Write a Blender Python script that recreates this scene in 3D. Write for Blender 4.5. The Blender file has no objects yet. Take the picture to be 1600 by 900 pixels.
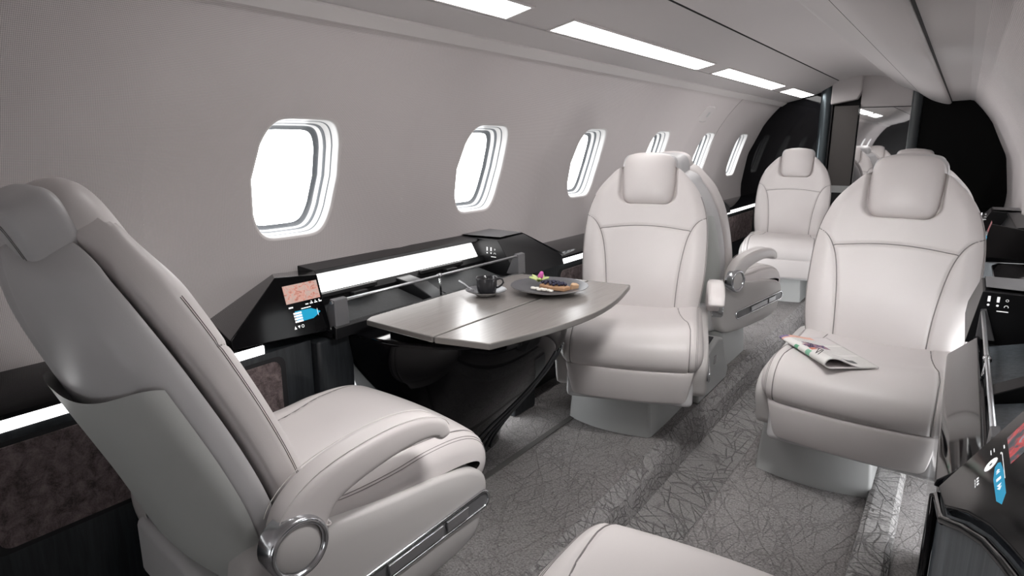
import bpy, bmesh, math, random
from mathutils import Vector, Matrix
random.seed(7)
PI = math.pi
SC = bpy.context.scene
COL = SC.collection

# ------------------------------------------------------------------ helpers
def link(o, parent=None):
    COL.objects.link(o)
    if parent is not None: o.parent = parent
    return o
def tag(o, label=None, cat=None, group=None, kind=None):
    if label: o['label'] = label
    if cat: o['category'] = cat
    if group: o['group'] = group
    if kind: o['kind'] = kind
    return o
def empty(name, loc=(0, 0, 0), rz=0, label=None, cat=None, group=None):
    o = bpy.data.objects.new(name, None); o.empty_display_size = .1
    link(o); o.location = loc; o.rotation_euler = (0, 0, rz)
    return tag(o, label, cat, group)

class MB:
    def __init__(s): s.v = []; s.f = []; s.m = []; s.smooth = []
    def add(s, vs, fs, mi=0, sm=False):
        b = len(s.v); s.v += [tuple(p) for p in vs]
        for f in fs: s.f.append([b + i for i in f]); s.m.append(mi); s.smooth.append(sm)
    def box(s, x0, x1, y0, y1, z0, z1, mi=0):
        vs = [(x, y, z) for z in (z0, z1) for y in (y0, y1) for x in (x0, x1)]
        s.add(vs, [(0, 2, 3, 1), (4, 5, 7, 6), (0, 1, 5, 4), (2, 6, 7, 3), (0, 4, 6, 2), (1, 3, 7, 5)], mi)
    def quad(s, a, b, c, d, mi=0): s.add([a, b, c, d], [(0, 1, 2, 3)], mi)
    def grid(s, P, nu, nv, cu=False, cv=False, mi=0, sm=True):
        vs = [P(i, j) for i in range(nu) for j in range(nv)]
        fs = []
        for i in range(nu if cu else nu - 1):
            for j in range(nv if cv else nv - 1):
                a = i * nv + j; b = ((i + 1) % nu) * nv + j
                c = ((i + 1) % nu) * nv + (j + 1) % nv; d = i * nv + (j + 1) % nv
                fs.append((a, b, c, d))
        s.add(vs, fs, mi, sm)
    def prism(s, poly, axis, a, b, mi=0, sm=False):
        """poly: 2d points; axis 'x': (y,z) polygon swept x a..b ; 'y': (x,z) ; 'z': (x,y)"""
        def P(p, t):
            return {'x': (t, p[0], p[1]), 'y': (p[0], t, p[1]), 'z': (p[0], p[1], t)}[axis]
        n = len(poly)
        s.add([P(p, a) for p in poly] + [P(p, b) for p in poly], [tuple(range(n)), tuple(range(2 * n - 1, n - 1, -1))], mi)
        s.add([P(p, a) for p in poly] + [P(p, b) for p in poly], [(i, (i + 1) % n, n + (i + 1) % n, n + i) for i in range(n)], mi, sm)
    def tube(s, pts, r, n=10, mi=0, cap=True):
        pts = [Vector(p) for p in pts]; rings = []
        up = Vector((0, 0, 1)); prev = None
        for i, p in enumerate(pts):
            t = (pts[min(i + 1, len(pts) - 1)] - pts[max(i - 1, 0)]).normalized()
            a = t.cross(up) if prev is None else prev - t * prev.dot(t)
            if a.length < 1e-4: a = t.cross(Vector((0, 1, 0)))
            a.normalize(); prev = a; b = t.cross(a)
            rr = r[i] if isinstance(r, (list, tuple)) else r
            rings.append([p + (a * math.cos(q) + b * math.sin(q)) * rr for q in [2 * PI * k / n for k in range(n)]])
        s.grid(lambda i, j: rings[i][j], len(rings), n, cv=True, mi=mi)
        if cap: s.add(rings[0], [tuple(range(n))], mi); s.add(rings[-1], [tuple(range(n - 1, -1, -1))], mi)
    def lathe(s, prof, cx=0, cy=0, cz=0, n=32, mi=0, M=None):
        def P(i, j):
            a = 2 * PI * j / n; r, z = prof[i]
            v = Vector((cx + r * math.cos(a), cy + r * math.sin(a), cz + z))
            return M @ v if M else v
        s.grid(P, len(prof), n, cv=True, mi=mi)
    def build(s, name, mats, parent=None, bevel=0, seg=2, sub=0, auto=None):
        me = bpy.data.meshes.new(name); me.from_pydata(s.v, [], s.f)
        if not isinstance(mats, (list, tuple)): mats = [mats]
        for m in mats: me.materials.append(m)
        me.polygons.foreach_set('material_index', s.m)
        me.polygons.foreach_set('use_smooth', s.smooth)
        bm = bmesh.new(); bm.from_mesh(me)
        bmesh.ops.remove_doubles(bm, verts=bm.verts, dist=1e-5)
        bmesh.ops.recalc_face_normals(bm, faces=bm.faces)
        bm.to_mesh(me); bm.free(); me.update()
        o = bpy.data.objects.new(name, me); link(o, parent)
        if bevel:
            for p in me.polygons: p.use_smooth = True
            b = o.modifiers.new('b', 'BEVEL'); b.width = bevel; b.segments = seg; b.limit_method = 'ANGLE'
            b.angle_limit = math.radians(35); b.harden_normals = True
        return o
def lerp(a, b, t): return a + (b - a) * t
def interp(xs, ys, x):
    if x <= xs[0]: return ys[0]
    for i in range(len(xs) - 1):
        if x <= xs[i + 1]:
            t = (x - xs[i]) / (xs[i + 1] - xs[i]); return lerp(ys[i], ys[i + 1], t)
    return ys[-1]
def sminterp(xs, ys, x):
    """monotone-ish cubic hermite"""
    n = len(xs)
    if x <= xs[0]: return ys[0]
    if x >= xs[-1]: return ys[-1]
    for i in range(n - 1):
        if x <= xs[i + 1]: break
    def sl(k):
        if k == 0: return (ys[1] - ys[0]) / (xs[1] - xs[0])
        if k == n - 1: return (ys[-1] - ys[-2]) / (xs[-1] - xs[-2])
        return (ys[k + 1] - ys[k - 1]) / (xs[k + 1] - xs[k - 1])
    h = xs[i + 1] - xs[i]; t = (x - xs[i]) / h
    return ((2*t**3-3*t*t+1)*ys[i] + (t**3-2*t*t+t)*h*sl(i) + (-2*t**3+3*t*t)*ys[i+1] + (t**3-t*t)*h*sl(i+1))
def spow(c, e): return math.copysign(abs(c) ** e, c)
def sstep(a, b, x):
    t = max(0, min(1, (x - a) / (b - a))); return t * t * (3 - 2 * t)

# ------------------------------------------------------------------ materials
def mat(name, col, rough=.5, metal=0, spec=.5, coat=0, coatr=.05, emit=None, es=0):
    m = bpy.data.materials.new(name); m.use_nodes = True
    b = m.node_tree.nodes['Principled BSDF']
    b.inputs['Base Color'].default_value = (*col, 1); b.inputs['Roughness'].default_value = rough
    b.inputs['Metallic'].default_value = metal; b.inputs['Specular IOR Level'].default_value = spec
    b.inputs['Coat Weight'].default_value = coat; b.inputs['Coat Roughness'].default_value = coatr
    if emit: b.inputs['Emission Color'].default_value = (*emit, 1); b.inputs['Emission Strength'].default_value = es
    return m
def N(m, t, **kw):
    n = m.node_tree.nodes.new(t)
    for k, v in kw.items():
        if k in n.inputs.keys() if hasattr(n.inputs, 'keys') else False: n.inputs[k].default_value = v
        else: setattr(n, k, v)
    return n
def L(m, a, b): m.node_tree.links.new(a, b)
def bsdf(m): return m.node_tree.nodes['Principled BSDF']
def objco(m, scale=(1, 1, 1), gen='Object'):
    t = N(m, 'ShaderNodeTexCoord'); mp = N(m, 'ShaderNodeMapping'); mp.inputs['Scale'].default_value = scale
    L(m, t.outputs[gen], mp.inputs[0]); return mp.outputs[0]
def ramp(m, src, stops):
    r = N(m, 'ShaderNodeValToRGB'); L(m, src, r.inputs[0]); e = r.color_ramp.elements
    while len(e) < len(stops): e.new(.5)
    for k, (p, c) in enumerate(stops): e[k].position = p; e[k].color = (*c, 1)
    return r.outputs[0]
def noise(m, vec, scale, detail=3, rough=.5, dist=0):
    n = N(m, 'ShaderNodeTexNoise'); n.inputs['Scale'].default_value = scale; n.inputs['Detail'].default_value = detail
    n.inputs['Roughness'].default_value = rough; n.inputs['Distortion'].default_value = dist
    if vec is not None: L(m, vec, n.inputs['Vector'])
    return n
def bump(m, h, strength, dist, prev=None):
    b = N(m, 'ShaderNodeBump'); b.inputs['Strength'].default_value = strength; b.inputs['Distance'].default_value = dist
    L(m, h, b.inputs['Height'])
    if prev is not None: L(m, prev, b.inputs['Normal'])
    return b.outputs[0]
def math_(m, op, a, b=None):
    n = N(m, 'ShaderNodeMath', operation=op)
    for i, q in enumerate((a, b)):
        if q is None: continue
        if isinstance(q, (int, float)): n.inputs[i].default_value = q
        else: L(m, q, n.inputs[i])
    return n.outputs[0]

def leather(name, col, rough=.42):
    m = mat(name, col, rough, spec=.45)
    v = objco(m); n1 = noise(m, v, 420, 3); n2 = noise(m, v, 5, 2)
    c = ramp(m, n2.outputs[0], [(.3, tuple(k * .96 for k in col)), (.7, col)])
    L(m, c, bsdf(m).inputs['Base Color'])
    L(m, bump(m, n1.outputs[0], .12, .0006), bsdf(m).inputs['Normal'])
    return m
LEA = leather('cream_leather', (.615, .577, .568))
LEA2 = leather('grey_leather', (.50, .48, .47))
SHELLM = leather('shell_leather', (.52, .51, .515), .38)
POCK = leather('pocket_leather', (.47, .48, .465), .5)
BASEM = mat('base_plastic', (.42, .425, .42), .45)
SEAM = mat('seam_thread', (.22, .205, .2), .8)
STITCH = mat('stitch_thread', (.66, .63, .61), .7)
BLK = mat('gloss_black', (.004, .004, .005), .05, spec=.22)
BLK2 = mat('screen_black', (.003, .003, .0035), .08, spec=.10)
BLKS = mat('satin_black', (.010, .010, .011), .34, spec=.3)
BLKM = mat('matt_black', (.01, .01, .011), .7)
CHR = mat('chrome', (.62, .63, .65), .18, metal=1)
SAT = mat('satin_metal', (.55, .56, .58), .33, metal=1)
GREYP = mat('grey_satin_trim', (.13, .13, .135), .35, spec=.5)
HDL = mat('handle_metal', (.4, .4, .41), .3, metal=.8)

def wallfab(name, col):
    m = mat(name, col, .75, spec=.25)
    t = N(m, 'ShaderNodeTexCoord'); s = N(m, 'ShaderNodeSeparateXYZ'); L(m, t.outputs['Object'], s.inputs[0])
    y, z = s.outputs[1], s.outputs[2]
    k = 2 * PI / .0068
    a = math_(m, 'ADD', math_(m, 'MULTIPLY', y, k), math_(m, 'MULTIPLY', z, k))
    b = math_(m, 'SUBTRACT', math_(m, 'MULTIPLY', y, k), math_(m, 'MULTIPLY', z, k))
    h = math_(m, 'MULTIPLY', math_(m, 'SINE', a), math_(m, 'SINE', b))
    c = ramp(m, math_(m, 'ADD', math_(m, 'MULTIPLY', h, .5), .5), [(.25, tuple(q * .80 for q in col)), (.75, tuple(q * 1.14 for q in col))])
    L(m, c, bsdf(m).inputs['Base Color'])
    L(m, bump(m, h, .3, .0012), bsdf(m).inputs['Normal'])
    return m
WALLM = wallfab('wall_fabric', (.60, .557, .552))
CEILM = mat('ceiling_panel', (.58, .545, .54), .6, spec=.3)
CEIL2 = mat('valance_panel', (.54, .51, .505), .55, spec=.3)
TRIMM = mat('trim_band', (.64, .605, .595), .45)
GROOVE = mat('panel_gap', (.03, .03, .03), .8)

def carpet(name, c0, c1, ang=0, crease=.8, dens=1.0, dark=.55):
    m = mat(name, c0, .95, spec=.1)
    v = objco(m); n1_ = noise(m, v, 150, 3, .8); n1 = N(m, 'ShaderNodeMapRange'); n1.inputs[1].default_value = .33; n1.inputs[2].default_value = .67; L(m, n1_.outputs[0], n1.inputs[0])
    w = noise(m, v, 5, 2)
    mixv = N(m, 'ShaderNodeMix', data_type='VECTOR'); mixv.inputs[0].default_value = .035
    L(m, v, mixv.inputs[4]); L(m, w.outputs['Color'], mixv.inputs[5])
    h = None
    for k, (sc, st, rot) in enumerate(((11, 6.0, .5), (13, 7.0, -.35), (14, 6.0, 1.25), (17, 5.0, .1), (16, 6, -.9))):
        mp = N(m, 'ShaderNodeMapping', vector_type='TEXTURE'); mp.inputs['Scale'].default_value = (1, st, 1); mp.inputs['Rotation'].default_value = (0, 0, rot + ang)
        mp.inputs['Location'].default_value = (k * 3.7, k * 1.3, 0)
        L(m, mixv.outputs[1], mp.inputs[0])
        vo = N(m, 'ShaderNodeTexVoronoi', feature='DISTANCE_TO_EDGE'); vo.inputs['Scale'].default_value = sc * 2.2 * dens
        L(m, mp.outputs[0], vo.inputs['Vector'])
        r = N(m, 'ShaderNodeMapRange'); r.inputs[1].default_value = .002; r.inputs[2].default_value = .036; L(m, vo.outputs[0], r.inputs[0])
        nn = noise(m, mp.outputs[0], sc * 1.1, 1); r2 = N(m, 'ShaderNodeMapRange'); r2.inputs[1].default_value = .45; r2.inputs[2].default_value = .52; L(m, nn.outputs[0], r2.inputs[0])
        hh = math_(m, 'MAXIMUM', r.outputs[0], r2.outputs[0])
        h = hh if h is None else math_(m, 'MULTIPLY', h, hh)
    mx = N(m, 'ShaderNodeMix', data_type='RGBA'); L(m, n1.outputs[0], mx.inputs[0])
    mx.inputs[6].default_value = (*c0, 1); mx.inputs[7].default_value = (*c1, 1)
    dk = N(m, 'ShaderNodeMix', data_type='RGBA', blend_type='MULTIPLY'); dk.inputs[0].default_value = 1
    L(m, mx.outputs[2], dk.inputs[6])
    L(m, ramp(m, h, [(0, (dark,) * 3), (1, (1, 1, 1))]), dk.inputs[7])
    L(m, dk.outputs[2], bsdf(m).inputs['Base Color'])
    b1 = bump(m, h, crease, .006)
    L(m, bump(m, n1.outputs[0], .55, .003, b1), bsdf(m).inputs['Normal'])
    return m
CARP = carpet('carpet_grey', (.17, .160, .159), (.42, .40, .395), 0, .6, .9, .80)
CARP2 = carpet('carpet_riser', (.25, .24, .24), (.47, .452, .45), 1.2, .7, .8, .62)
CARP3 = carpet('carpet_aisle', (.28, .272, .270), (.52, .505, .50), .9, .8, .75, .6)

def woodm(name, c0, c1, rough=.35, sc=(60, 60, 4)):
    m = mat(name, c0, rough, spec=.5)
    v = objco(m, sc); n1 = noise(m, v, 1.6, 4, .6, .6)
    v2 = objco(m, (9, 9, .8)); n2 = noise(m, v2, 2, 2, .5, .6)
    h = math_(m, 'ADD', math_(m, 'MULTIPLY', n1.outputs[0], .6), math_(m, 'MULTIPLY', n2.outputs[0], .4))
    L(m, ramp(m, h, [(.36, c0), (.62, c1)]), bsdf(m).inputs['Base Color'])
    L(m, bump(m, n1.outputs[0], .25, .001), bsdf(m).inputs['Normal'])
    return m
WOODK = woodm('dark_ash_veneer', (.010, .012, .014), (.030, .034, .038))
WOODG = woodm('grey_ash_veneer', (.055, .065, .075), (.13, .15, .165))
def tabm():
    m = mat('table_veneer', (.3, .28, .26), .24, metal=.35, spec=.6)
    v = objco(m, (90, 4, 30)); n1 = noise(m, v, 1.5, 4, .6, .3)
    L(m, ramp(m, n1.outputs[0], [(.3, (.27, .25, .235)), (.7, (.325, .302, .285))]), bsdf(m).inputs['Base Color'])
    L(m, bump(m, n1.outputs[0], .2, .0008), bsdf(m).inputs['Normal'])
    return m
TABM = tabm(); TABE = mat('table_edge', (.2, .19, .18), .3, metal=.4)
def velvet():
    m = mat('inset_velvet', (.2, .15, .15), .9, spec=.15)
    v = objco(m); n1 = noise(m, v, 34, 5, .7, .5); n2 = noise(m, v, 300, 2)
    h = math_(m, 'ADD', math_(m, 'MULTIPLY', n1.outputs[0], .8), math_(m, 'MULTIPLY', n2.outputs[0], .2))
    L(m, ramp(m, h, [(.36, (.055, .043, .043)), (.62, (.21, .165, .165))]), bsdf(m).inputs['Base Color'])
    L(m, bump(m, n2.outputs[0], .5, .002), bsdf(m).inputs['Normal'])
    return m
VELV = velvet()
LIGHT = mat('lamp_diffuser', (.9, .9, .9), .4, emit=(1, .98, .97), es=11.5)
LIGHTR = mat('bar_diffuser', (.9, .9, .9), .4, emit=(1, .98, .97), es=62)
STRIP = mat('strip_light', (.9, .9, .9), .4, emit=(1, .99, .98), es=5)
STRIP2 = mat('accent_light', (.9, .9, .9), .4, emit=(1, .99, .98), es=3.0)
TRAYM = woodm('tray_veneer', (.008, .009, .010), (.018, .020, .022), .6)
def glassm():
    m = bpy.data.materials.new('pane_glass'); m.use_nodes = True; t = m.node_tree
    for n in list(t.nodes):
        if n.type == 'BSDF_PRINCIPLED': t.nodes.remove(n)
    tr = t.nodes.new('ShaderNodeBsdfTransparent'); gl = t.nodes.new('ShaderNodeBsdfGlossy'); gl.inputs['Roughness'].default_value = .02
    mx = t.nodes.new('ShaderNodeMixShader'); mx.inputs[0].default_value = .06
    t.links.new(tr.outputs[0], mx.inputs[1]); t.links.new(gl.outputs[0], mx.inputs[2])
    t.links.new(mx.outputs[0], t.nodes['Material Output'].inputs[0]); return m
GLASS = glassm()
WRIM = mat('window_rim_white', (.72, .71, .70), .35)
WGSK = mat('window_gasket', (.12, .13, .14), .5)
WGRY = mat('window_rim_grey', (.42, .42, .42), .35)
DOTW = mat('icon_white', (.8, .8, .8), .5, emit=(1, 1, 1), es=.7)
BLUE = mat('icon_blue', (.0, .2, .3), .5, emit=(0, .34, .62), es=.6)

# ------------------------------------------------------------------ cabin shell
XC, ZC, R = -.705, .75, 1.005
Y0, Y1 = -3.3, 6.3
YB = 6.25                                    # bulkhead
def wp(side, a, off=0):                     # side -1 left, +1 right ; a angle
    r = R + off
    return (XC + side * r * math.cos(a), ZC + r * math.sin(a))
A0, A1 = math.asin(-.16), math.asin(.708)   # ledge height .. band
AW = math.radians(17.0)
PITCH = .92
WY = [1.252 + PITCH * k for k in range(-4, 6)]
OPEN = {-1: [1.252 + PITCH * k for k in (-4, -3, 0, 1, 2, 3, 4, 5)], 1: [1.252 + PITCH * k for k in range(0, 3)]}
Y1 = WY[-1] + PITCH / 2
NB = 64
def woutline(s=1.0, grow=0.0):
    """window outline in (along y, along arc) metres, NB points; barrel shape"""
    H = .184 + grow; W = .153 + grow
    pts = []
    for k in range(NB):
        t = 2 * PI * k / NB
        c, q = math.cos(t), math.sin(t)
        b = H * spow(q, .25)
        a = W * spow(c, .32)
        a *= 1 - .27 * (b / H) ** 2
        pts.append((a * s, b * s))
    return pts
def wall_mesh(side, name):
    mb = MB()
    ang = lambda b: AW + b / R
    def P3(y, b, off=0):
        x, z = wp(side, ang(b), off); return (x, y, z)
    blo = (A0 - AW) * R; bhi = (A1 - AW) * R
    def strip(ya, yb):
        n = 20; mb.grid(lambda i, j: P3((ya, yb)[i], lerp(blo, bhi, j / n)), 2, n + 1)
    yc = Y0
    strip(yc, WY[0] - PITCH / 2); yc = WY[0] - PITCH / 2
    for wy in WY:
        ya, yb = wy - PITCH / 2, wy + PITCH / 2
        if yc < ya - 1e-6: strip(yc, ya)
        yc = yb
        # rectangle with hole : rings blending outline -> rect
        out = woutline(1, .010)
        closed = not any(abs(wy - q) < .01 for q in OPEN[side])
        rect = []
        for (a, b) in out:
            # project to rectangle
            tx = (PITCH / 2 / abs(a)) if abs(a) > 1e-6 else 1e9
            lim = bhi if b > 0 else -blo
            tb = lim / abs(b) if abs(b) > 1e-6 else 1e9
            t = min(tx, tb); rect.append((a * t, b * t))
        # snap nearest to the corners
        for cx in (-PITCH / 2, PITCH / 2):
            for cz in (blo, bhi):
                k = min(range(NB), key=lambda q: (rect[q][0] - cx) ** 2 + (rect[q][1] - cz) ** 2)
                rect[k] = (cx, cz)
        if closed: mb.grid(lambda i, j: P3(wy + out[j][0] * i / 6, out[j][1] * i / 6), 7, NB, cv=True)
        nr = 9
        mb.grid(lambda i, j: P3(wy + lerp(out[j][0], rect[j][0], i / (nr - 1)), lerp(out[j][1], rect[j][1], i / (nr - 1))), nr, NB, cv=True)
    return mb.build(name, WALLM)
def window(side, wy, n):
    mb = MB()
    rings = [(.010, 0, 0), (.006, .001, 0), (.002, .003, 0), (.0005, .006, 1), (-.000, .014, 1), (-.002, .030, 1), (-.004, .034, 2), (-.005, .038, 1),
             (-.009, .052, 1), (-.011, .055, 2), (-.013, .062, 2), (-.015, .066, 1), (-.016, .078, 1), (-.020, .082, 2), (-.03, .088, 2)]
    def P3(k, j):
        g, d, _ = rings[k]; a, b = woutline(1, g)[j]
        x, z = wp(side, AW + b / R, 0)
        return (x + side * d, wy + a, z)
    cache = {k: [P3(k, j) for j in range(NB)] for k in range(len(rings))}
    for k in range(len(rings) - 1):
        mb.grid(lambda i, j: cache[k + i][j], 2, NB, cv=True, mi=rings[k + 1][2])
    o = mb.build('window_%d' % n, [TRIMM, WRIM, WGSK])
    tag(o, kind='structure')
    g = MB(); k = 9; g.add(cache[k], [tuple(range(NB))]); g.build('pane', GLASS, o)
    return o
tag(wall_mesh(-1, 'wall_left'), kind='structure'); tag(wall_mesh(1, 'wall_right'), kind='structure')
n = 1
for side in (-1, 1):
    for wy in OPEN[side]:
        window(side, wy, n); n += 1
# ceiling: profile (x, z) extruded along y
ex, ez = wp(-1, A1)
def profmesh(name, pts, mats, mi=None, y0=Y0, y1=Y1, ny=2, smooth=False):
    mb = MB()
    for k in range(len(pts) - 1):
        mb.add([(pts[k][0], y0, pts[k][1]), (pts[k + 1][0], y0, pts[k + 1][1]), (pts[k + 1][0], y1, pts[k + 1][1]), (pts[k][0], y1, pts[k][1])], [(0, 1, 2, 3)], (mi[k] if mi else 0), smooth)
    return mb.build(name, mats)
def smooth_prof(pts, n=5):
    xs = list(range(len(pts))); o = []
    for i in range((len(pts) - 1) * n + 1):
        t = i / n; o.append((sminterp(xs, [p[0] for p in pts], t), sminterp(xs, [p[1] for p in pts], t)))
    return o
tag(profmesh('trim_1', [(ex, ez), (ex + .012, ez - .004), (ex + .05, ez + .022), (ex + .052, ez + .034)], [TRIMM], smooth=False), kind='structure')
vl = smooth_prof([(ex + .046, ez + .028), (-1.25, 1.518), (-1.235, 1.5275), (-1.13, 1.551), (-1.03, 1.60), (-.955, 1.650)], 6)
tag(profmesh('ceiling_valance', vl, [CEIL2], smooth=True), kind='structure').name = 'trim_2'
gp = [(-.955, 1.650), (-.953, 1.672), (-.945, 1.672), (-.945, 1.652)]
tag(profmesh('trim_3', gp, [GROOVE]), kind='structure')
cl = smooth_prof([(-.945, 1.652), (-.82, 1.682), (-.68, 1.685), (-.56, 1.655), (-.525, 1.63)], 6)
tag(profmesh('ceiling', cl, [CEILM], smooth=True), kind='structure')
rv = smooth_prof([(-.53, 1.634), (-.528, 1.615), (-.522, 1.605)], 3)
tag(profmesh('trim_4', rv, [TRIMM], smooth=True), kind='structure')
rv = smooth_prof([(-.522, 1.605), (-.495, 1.587), (-.455, 1.573), (-.38, 1.540), (-.28, 1.478), (-.20, 1.448), (-.155, 1.441), (-.14, 1.452)], 6)
tag(profmesh('trim_5', rv, [CEIL2], smooth=True), kind='structure')
rx, rz_ = wp(1, A1)
tag(profmesh('trim_6', [(-.14, 1.448), (-.138, 1.462), (rx - .03, 1.468), (rx, rz_)], [GROOVE, CEIL2], [0, 1, 1]), kind='structure')
# thin panel seams on the right valance and left wall
mb = MB(); mb.tube([(-.36, -1.5, 1.529), (-.36, YB, 1.529)], .0018, 6); tag(mb.build('trim_7', GROOVE), kind='structure')
for (yy) in (5.05,):
    mb = MB(); mb.tube([(wp(-1, a, -.0005)[0], yy, wp(-1, a, -.0005)[1]) for a in [A0 + (A1 - A0) * t / 24 for t in range(25)]], .0016, 6)
    tag(mb.build('trim_8', SEAM), kind='structure')

# ceiling lamps, flush in the valance
def lampprof(t):   # point on the valance, slightly proud
    return (lerp(-1.235, -1.13, t), lerp(1.5275, 1.551, t) - .004 + .0 * t)
for i, (ya, yb, lab) in enumerate([(.75, 1.75, 'long white ceiling light panel cut off by top of photo'),
                                (1.99, 3.50, 'longest fully visible white ceiling light panel, above the table'),
                                (3.73, 5.12, 'mid-length white ceiling light panel, third along the valance'),
                                (5.36, 6.2, 'short white ceiling light panel next to the black bulkhead')]):
    t = empty('ceiling_light', (-1.18, ya, 1.53), 0, lab, 'ceiling light', 'light panels along the left valance')
    y2 = yb - ya
    def Q(px, y, dz=0): return (px[0] + 1.18, y, px[1] - 1.53 + dz)
    a, b = lampprof(-.03), lampprof(1.03); ai, bi = lampprof(.05), lampprof(.95)
    mb = MB()
    outer = [Q(a, 0.0), Q(b, 0.0), Q(b, y2), Q(a, y2)]; inner = [Q(ai, .012, -.001), Q(bi, .012, -.001), Q(bi, y2 - .012, -.001), Q(ai, y2 - .012, -.001)]
    for k in range(4): mb.quad(outer[k], outer[(k + 1) % 4], inner[(k + 1) % 4], inner[k])
    up = [(p[0] - .003, p[1], p[2] + .012) for p in outer]
    for k in range(4): mb.quad(outer[k], outer[(k + 1) % 4], up[(k + 1) % 4], up[k])
    mb.build('frame', TRIMM, t)
    mb = MB(); mb.quad(*[(p[0], p[1], p[2] + .001) for p in inner]); mb.build('diffuser', LIGHT, t)
# added fill lamps, out of view in the right valance; beams are area lamps
FILL_LENS = mat('fill_lens', (.9, .9, .9), .3, emit=(1, .98, .97), es=6)
for (y, tgt, pw, sp, lab) in ((1.36, (-.62, 2.5, .50), 4.7, 90, 'unseen fill lamp added in the right valance, aimed at the facing seats'),
                              (1.02, (-1.0, 1.05, .30), 2.7, 90, 'unseen fill lamp added in the right valance, aimed at the near left seat')):
    bx, bz = -.335, 1.488
    t = empty('fill_lamp', (bx, y, bz), 0, lab, 'reading lamp')  # added fill lamp, not a reading lamp
    mb = MB(); mb.prism([(-.045, .030), (.045, -.014), (.043, -.020), (-.047, .024)], 'y', -.17, .17); mb.build('fill_bezel', TRIMM, t, bevel=.002)
    mb = MB(); mb.prism([(-.038, .022), (.036, -.014), (.035, -.0165), (-.039, .0195)], 'y', -.16, .16); mb.build('lens', FILL_LENS, t)  # lens of the added fill lamp
    l = bpy.data.lights.new('fill_beam', 'AREA'); l.shape = 'RECTANGLE'; l.size = .30; l.size_y = .07; l.energy = pw; l.color = (1, .98, .97); l.spread = math.radians(sp)
    o = bpy.data.objects.new('fill_beam', l); link(o, t); o.location = (-.008, 0, -.012)
    d = Vector(tgt) - Vector((bx, y, bz)); o.rotation_euler = d.to_track_quat('-Z', 'Y').to_euler()

# floor: left platform, riser, dropped aisle, right platform
ZA = -.10
mb = MB(); mb.box(-1.75, -.845, Y0, Y1, -.04, 0)
tag(mb.build('floor', CARP), kind='structure')
mb = MB(); mb.prism([(-.85, 0), (-.845, .0015), (-.835, -.004), (-.80, -.03), (-.775, ZA), (-.86, ZA), (-.86, -.01)], 'y', Y0, Y1)
tag(mb.build('floor_riser', CARP2), kind='structure').name = 'trim_9'
mb = MB(); mb.box(-.80, -.49, Y0, Y1, ZA - .03, ZA)
tag(mb.build('floor_aisle', CARP3), kind='structure').name = 'floor_1'
mb = MB(); mb.box(-.525, -.12, Y0, Y1, ZA, .0); mb.box(-.545, -.505, Y0, Y1, ZA, .004)
tag(mb.build('floor_right', CARP, bevel=.012, seg=3), kind='structure').name = 'floor_2'
mb = MB(); mb.prism([(-.125, 0), (-.12, .028), (-.105, .035), (-.045, .035), (-.03, .02), (-.028, -.03), (-.125, -.03)], 'y', Y0, 2.75)
tag(mb.build('floor_kerb', CARP3), kind='structure').name = 'trim_10'
mb = MB(); mb.box(-.03, .32, Y0, Y1, -.04, 0)
tag(mb.build('floor_right_edge', CARP), kind='structure').name = 'floor_3'
mb = MB(); mb.box(-1.255, -1.232, .3, 6.2, -.002, .004)
tag(mb.build('seat_rail', mat('rail_grey', (.12, .115, .11), .6)), 'dark grey flush seat track strip running along the left carpet', 'floor track')
# dark bulkhead behind the camera
mb = MB(); mb.box(XC - 1.05, XC + 1.05, Y0 - .03, Y0, -.15, 1.75)
tag(mb.build('wall_back', BLKM), kind='structure')
mb = MB(); mb.box(XC - 1.05, XC + 1.05, Y1, Y1 + .03, -.15, 1.75)
tag(mb.build('wall_front', BLKM), kind='structure')

# ------------------------------------------------------------------ seat
# local frame: +y = front, x = across, origin on the floor
def seam_tube(mb, pts, r=.0017): mb.tube(pts, r, 5, cap=False)

# --- cushion: swept side profile
def cushion_profile():
    key = [(-.27, .40), (-.27, .455), (-.235, .475), (-.12, .462), (.0, .465), (.10, .478), (.19, .485), (.25, .475), (.292, .445), (.308, .405), (.302, .365), (.275, .338), (.23, .33), (.05, .335), (-.15, .34), (-.25, .35)]
    n = len(key); out = []
    for i in range(n):
        p0, p1, p2, p3 = key[i - 1], key[i], key[(i + 1) % n], key[(i + 2) % n]
        m = 7
        for k in range(m):
            t = k / m
            f = lambda a, b, c, d: .5 * ((2 * b) + (-a + c) * t + (2 * a - 5 * b + 4 * c - d) * t * t + (-a + 3 * b - 3 * c + d) * t ** 3)
            out.append((f(p0[0], p1[0], p2[0], p3[0]), f(p0[1], p1[1], p2[1], p3[1])))
    return out
CP = cushion_profile()
def cnormals(P):
    n = len(P); res = []
    for i in range(n):
        a, b = P[i - 1], P[(i + 1) % n]; t = Vector((b[0] - a[0], b[1] - a[1]))
        t.normalize(); res.append((-t.y, t.x))       # profile runs clockwise -> outward left normal
    return res
CN = cnormals(CP)
HWC = .262
def cush_seam_w(f, z):
    # |w| position of the long seam along the seat
    return interp([-.3, -.2, -.1, 0, .1, .2, .3], [.150, .155, .168, .185, .202, .212, .214], f)
def cushP(i, j, nw, W=HWC):
    w = -W + 2 * W * i / (nw - 1)
    return cushW(W * math.sin(w / W * PI / 2) * .35 + w * .65, j)
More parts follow.
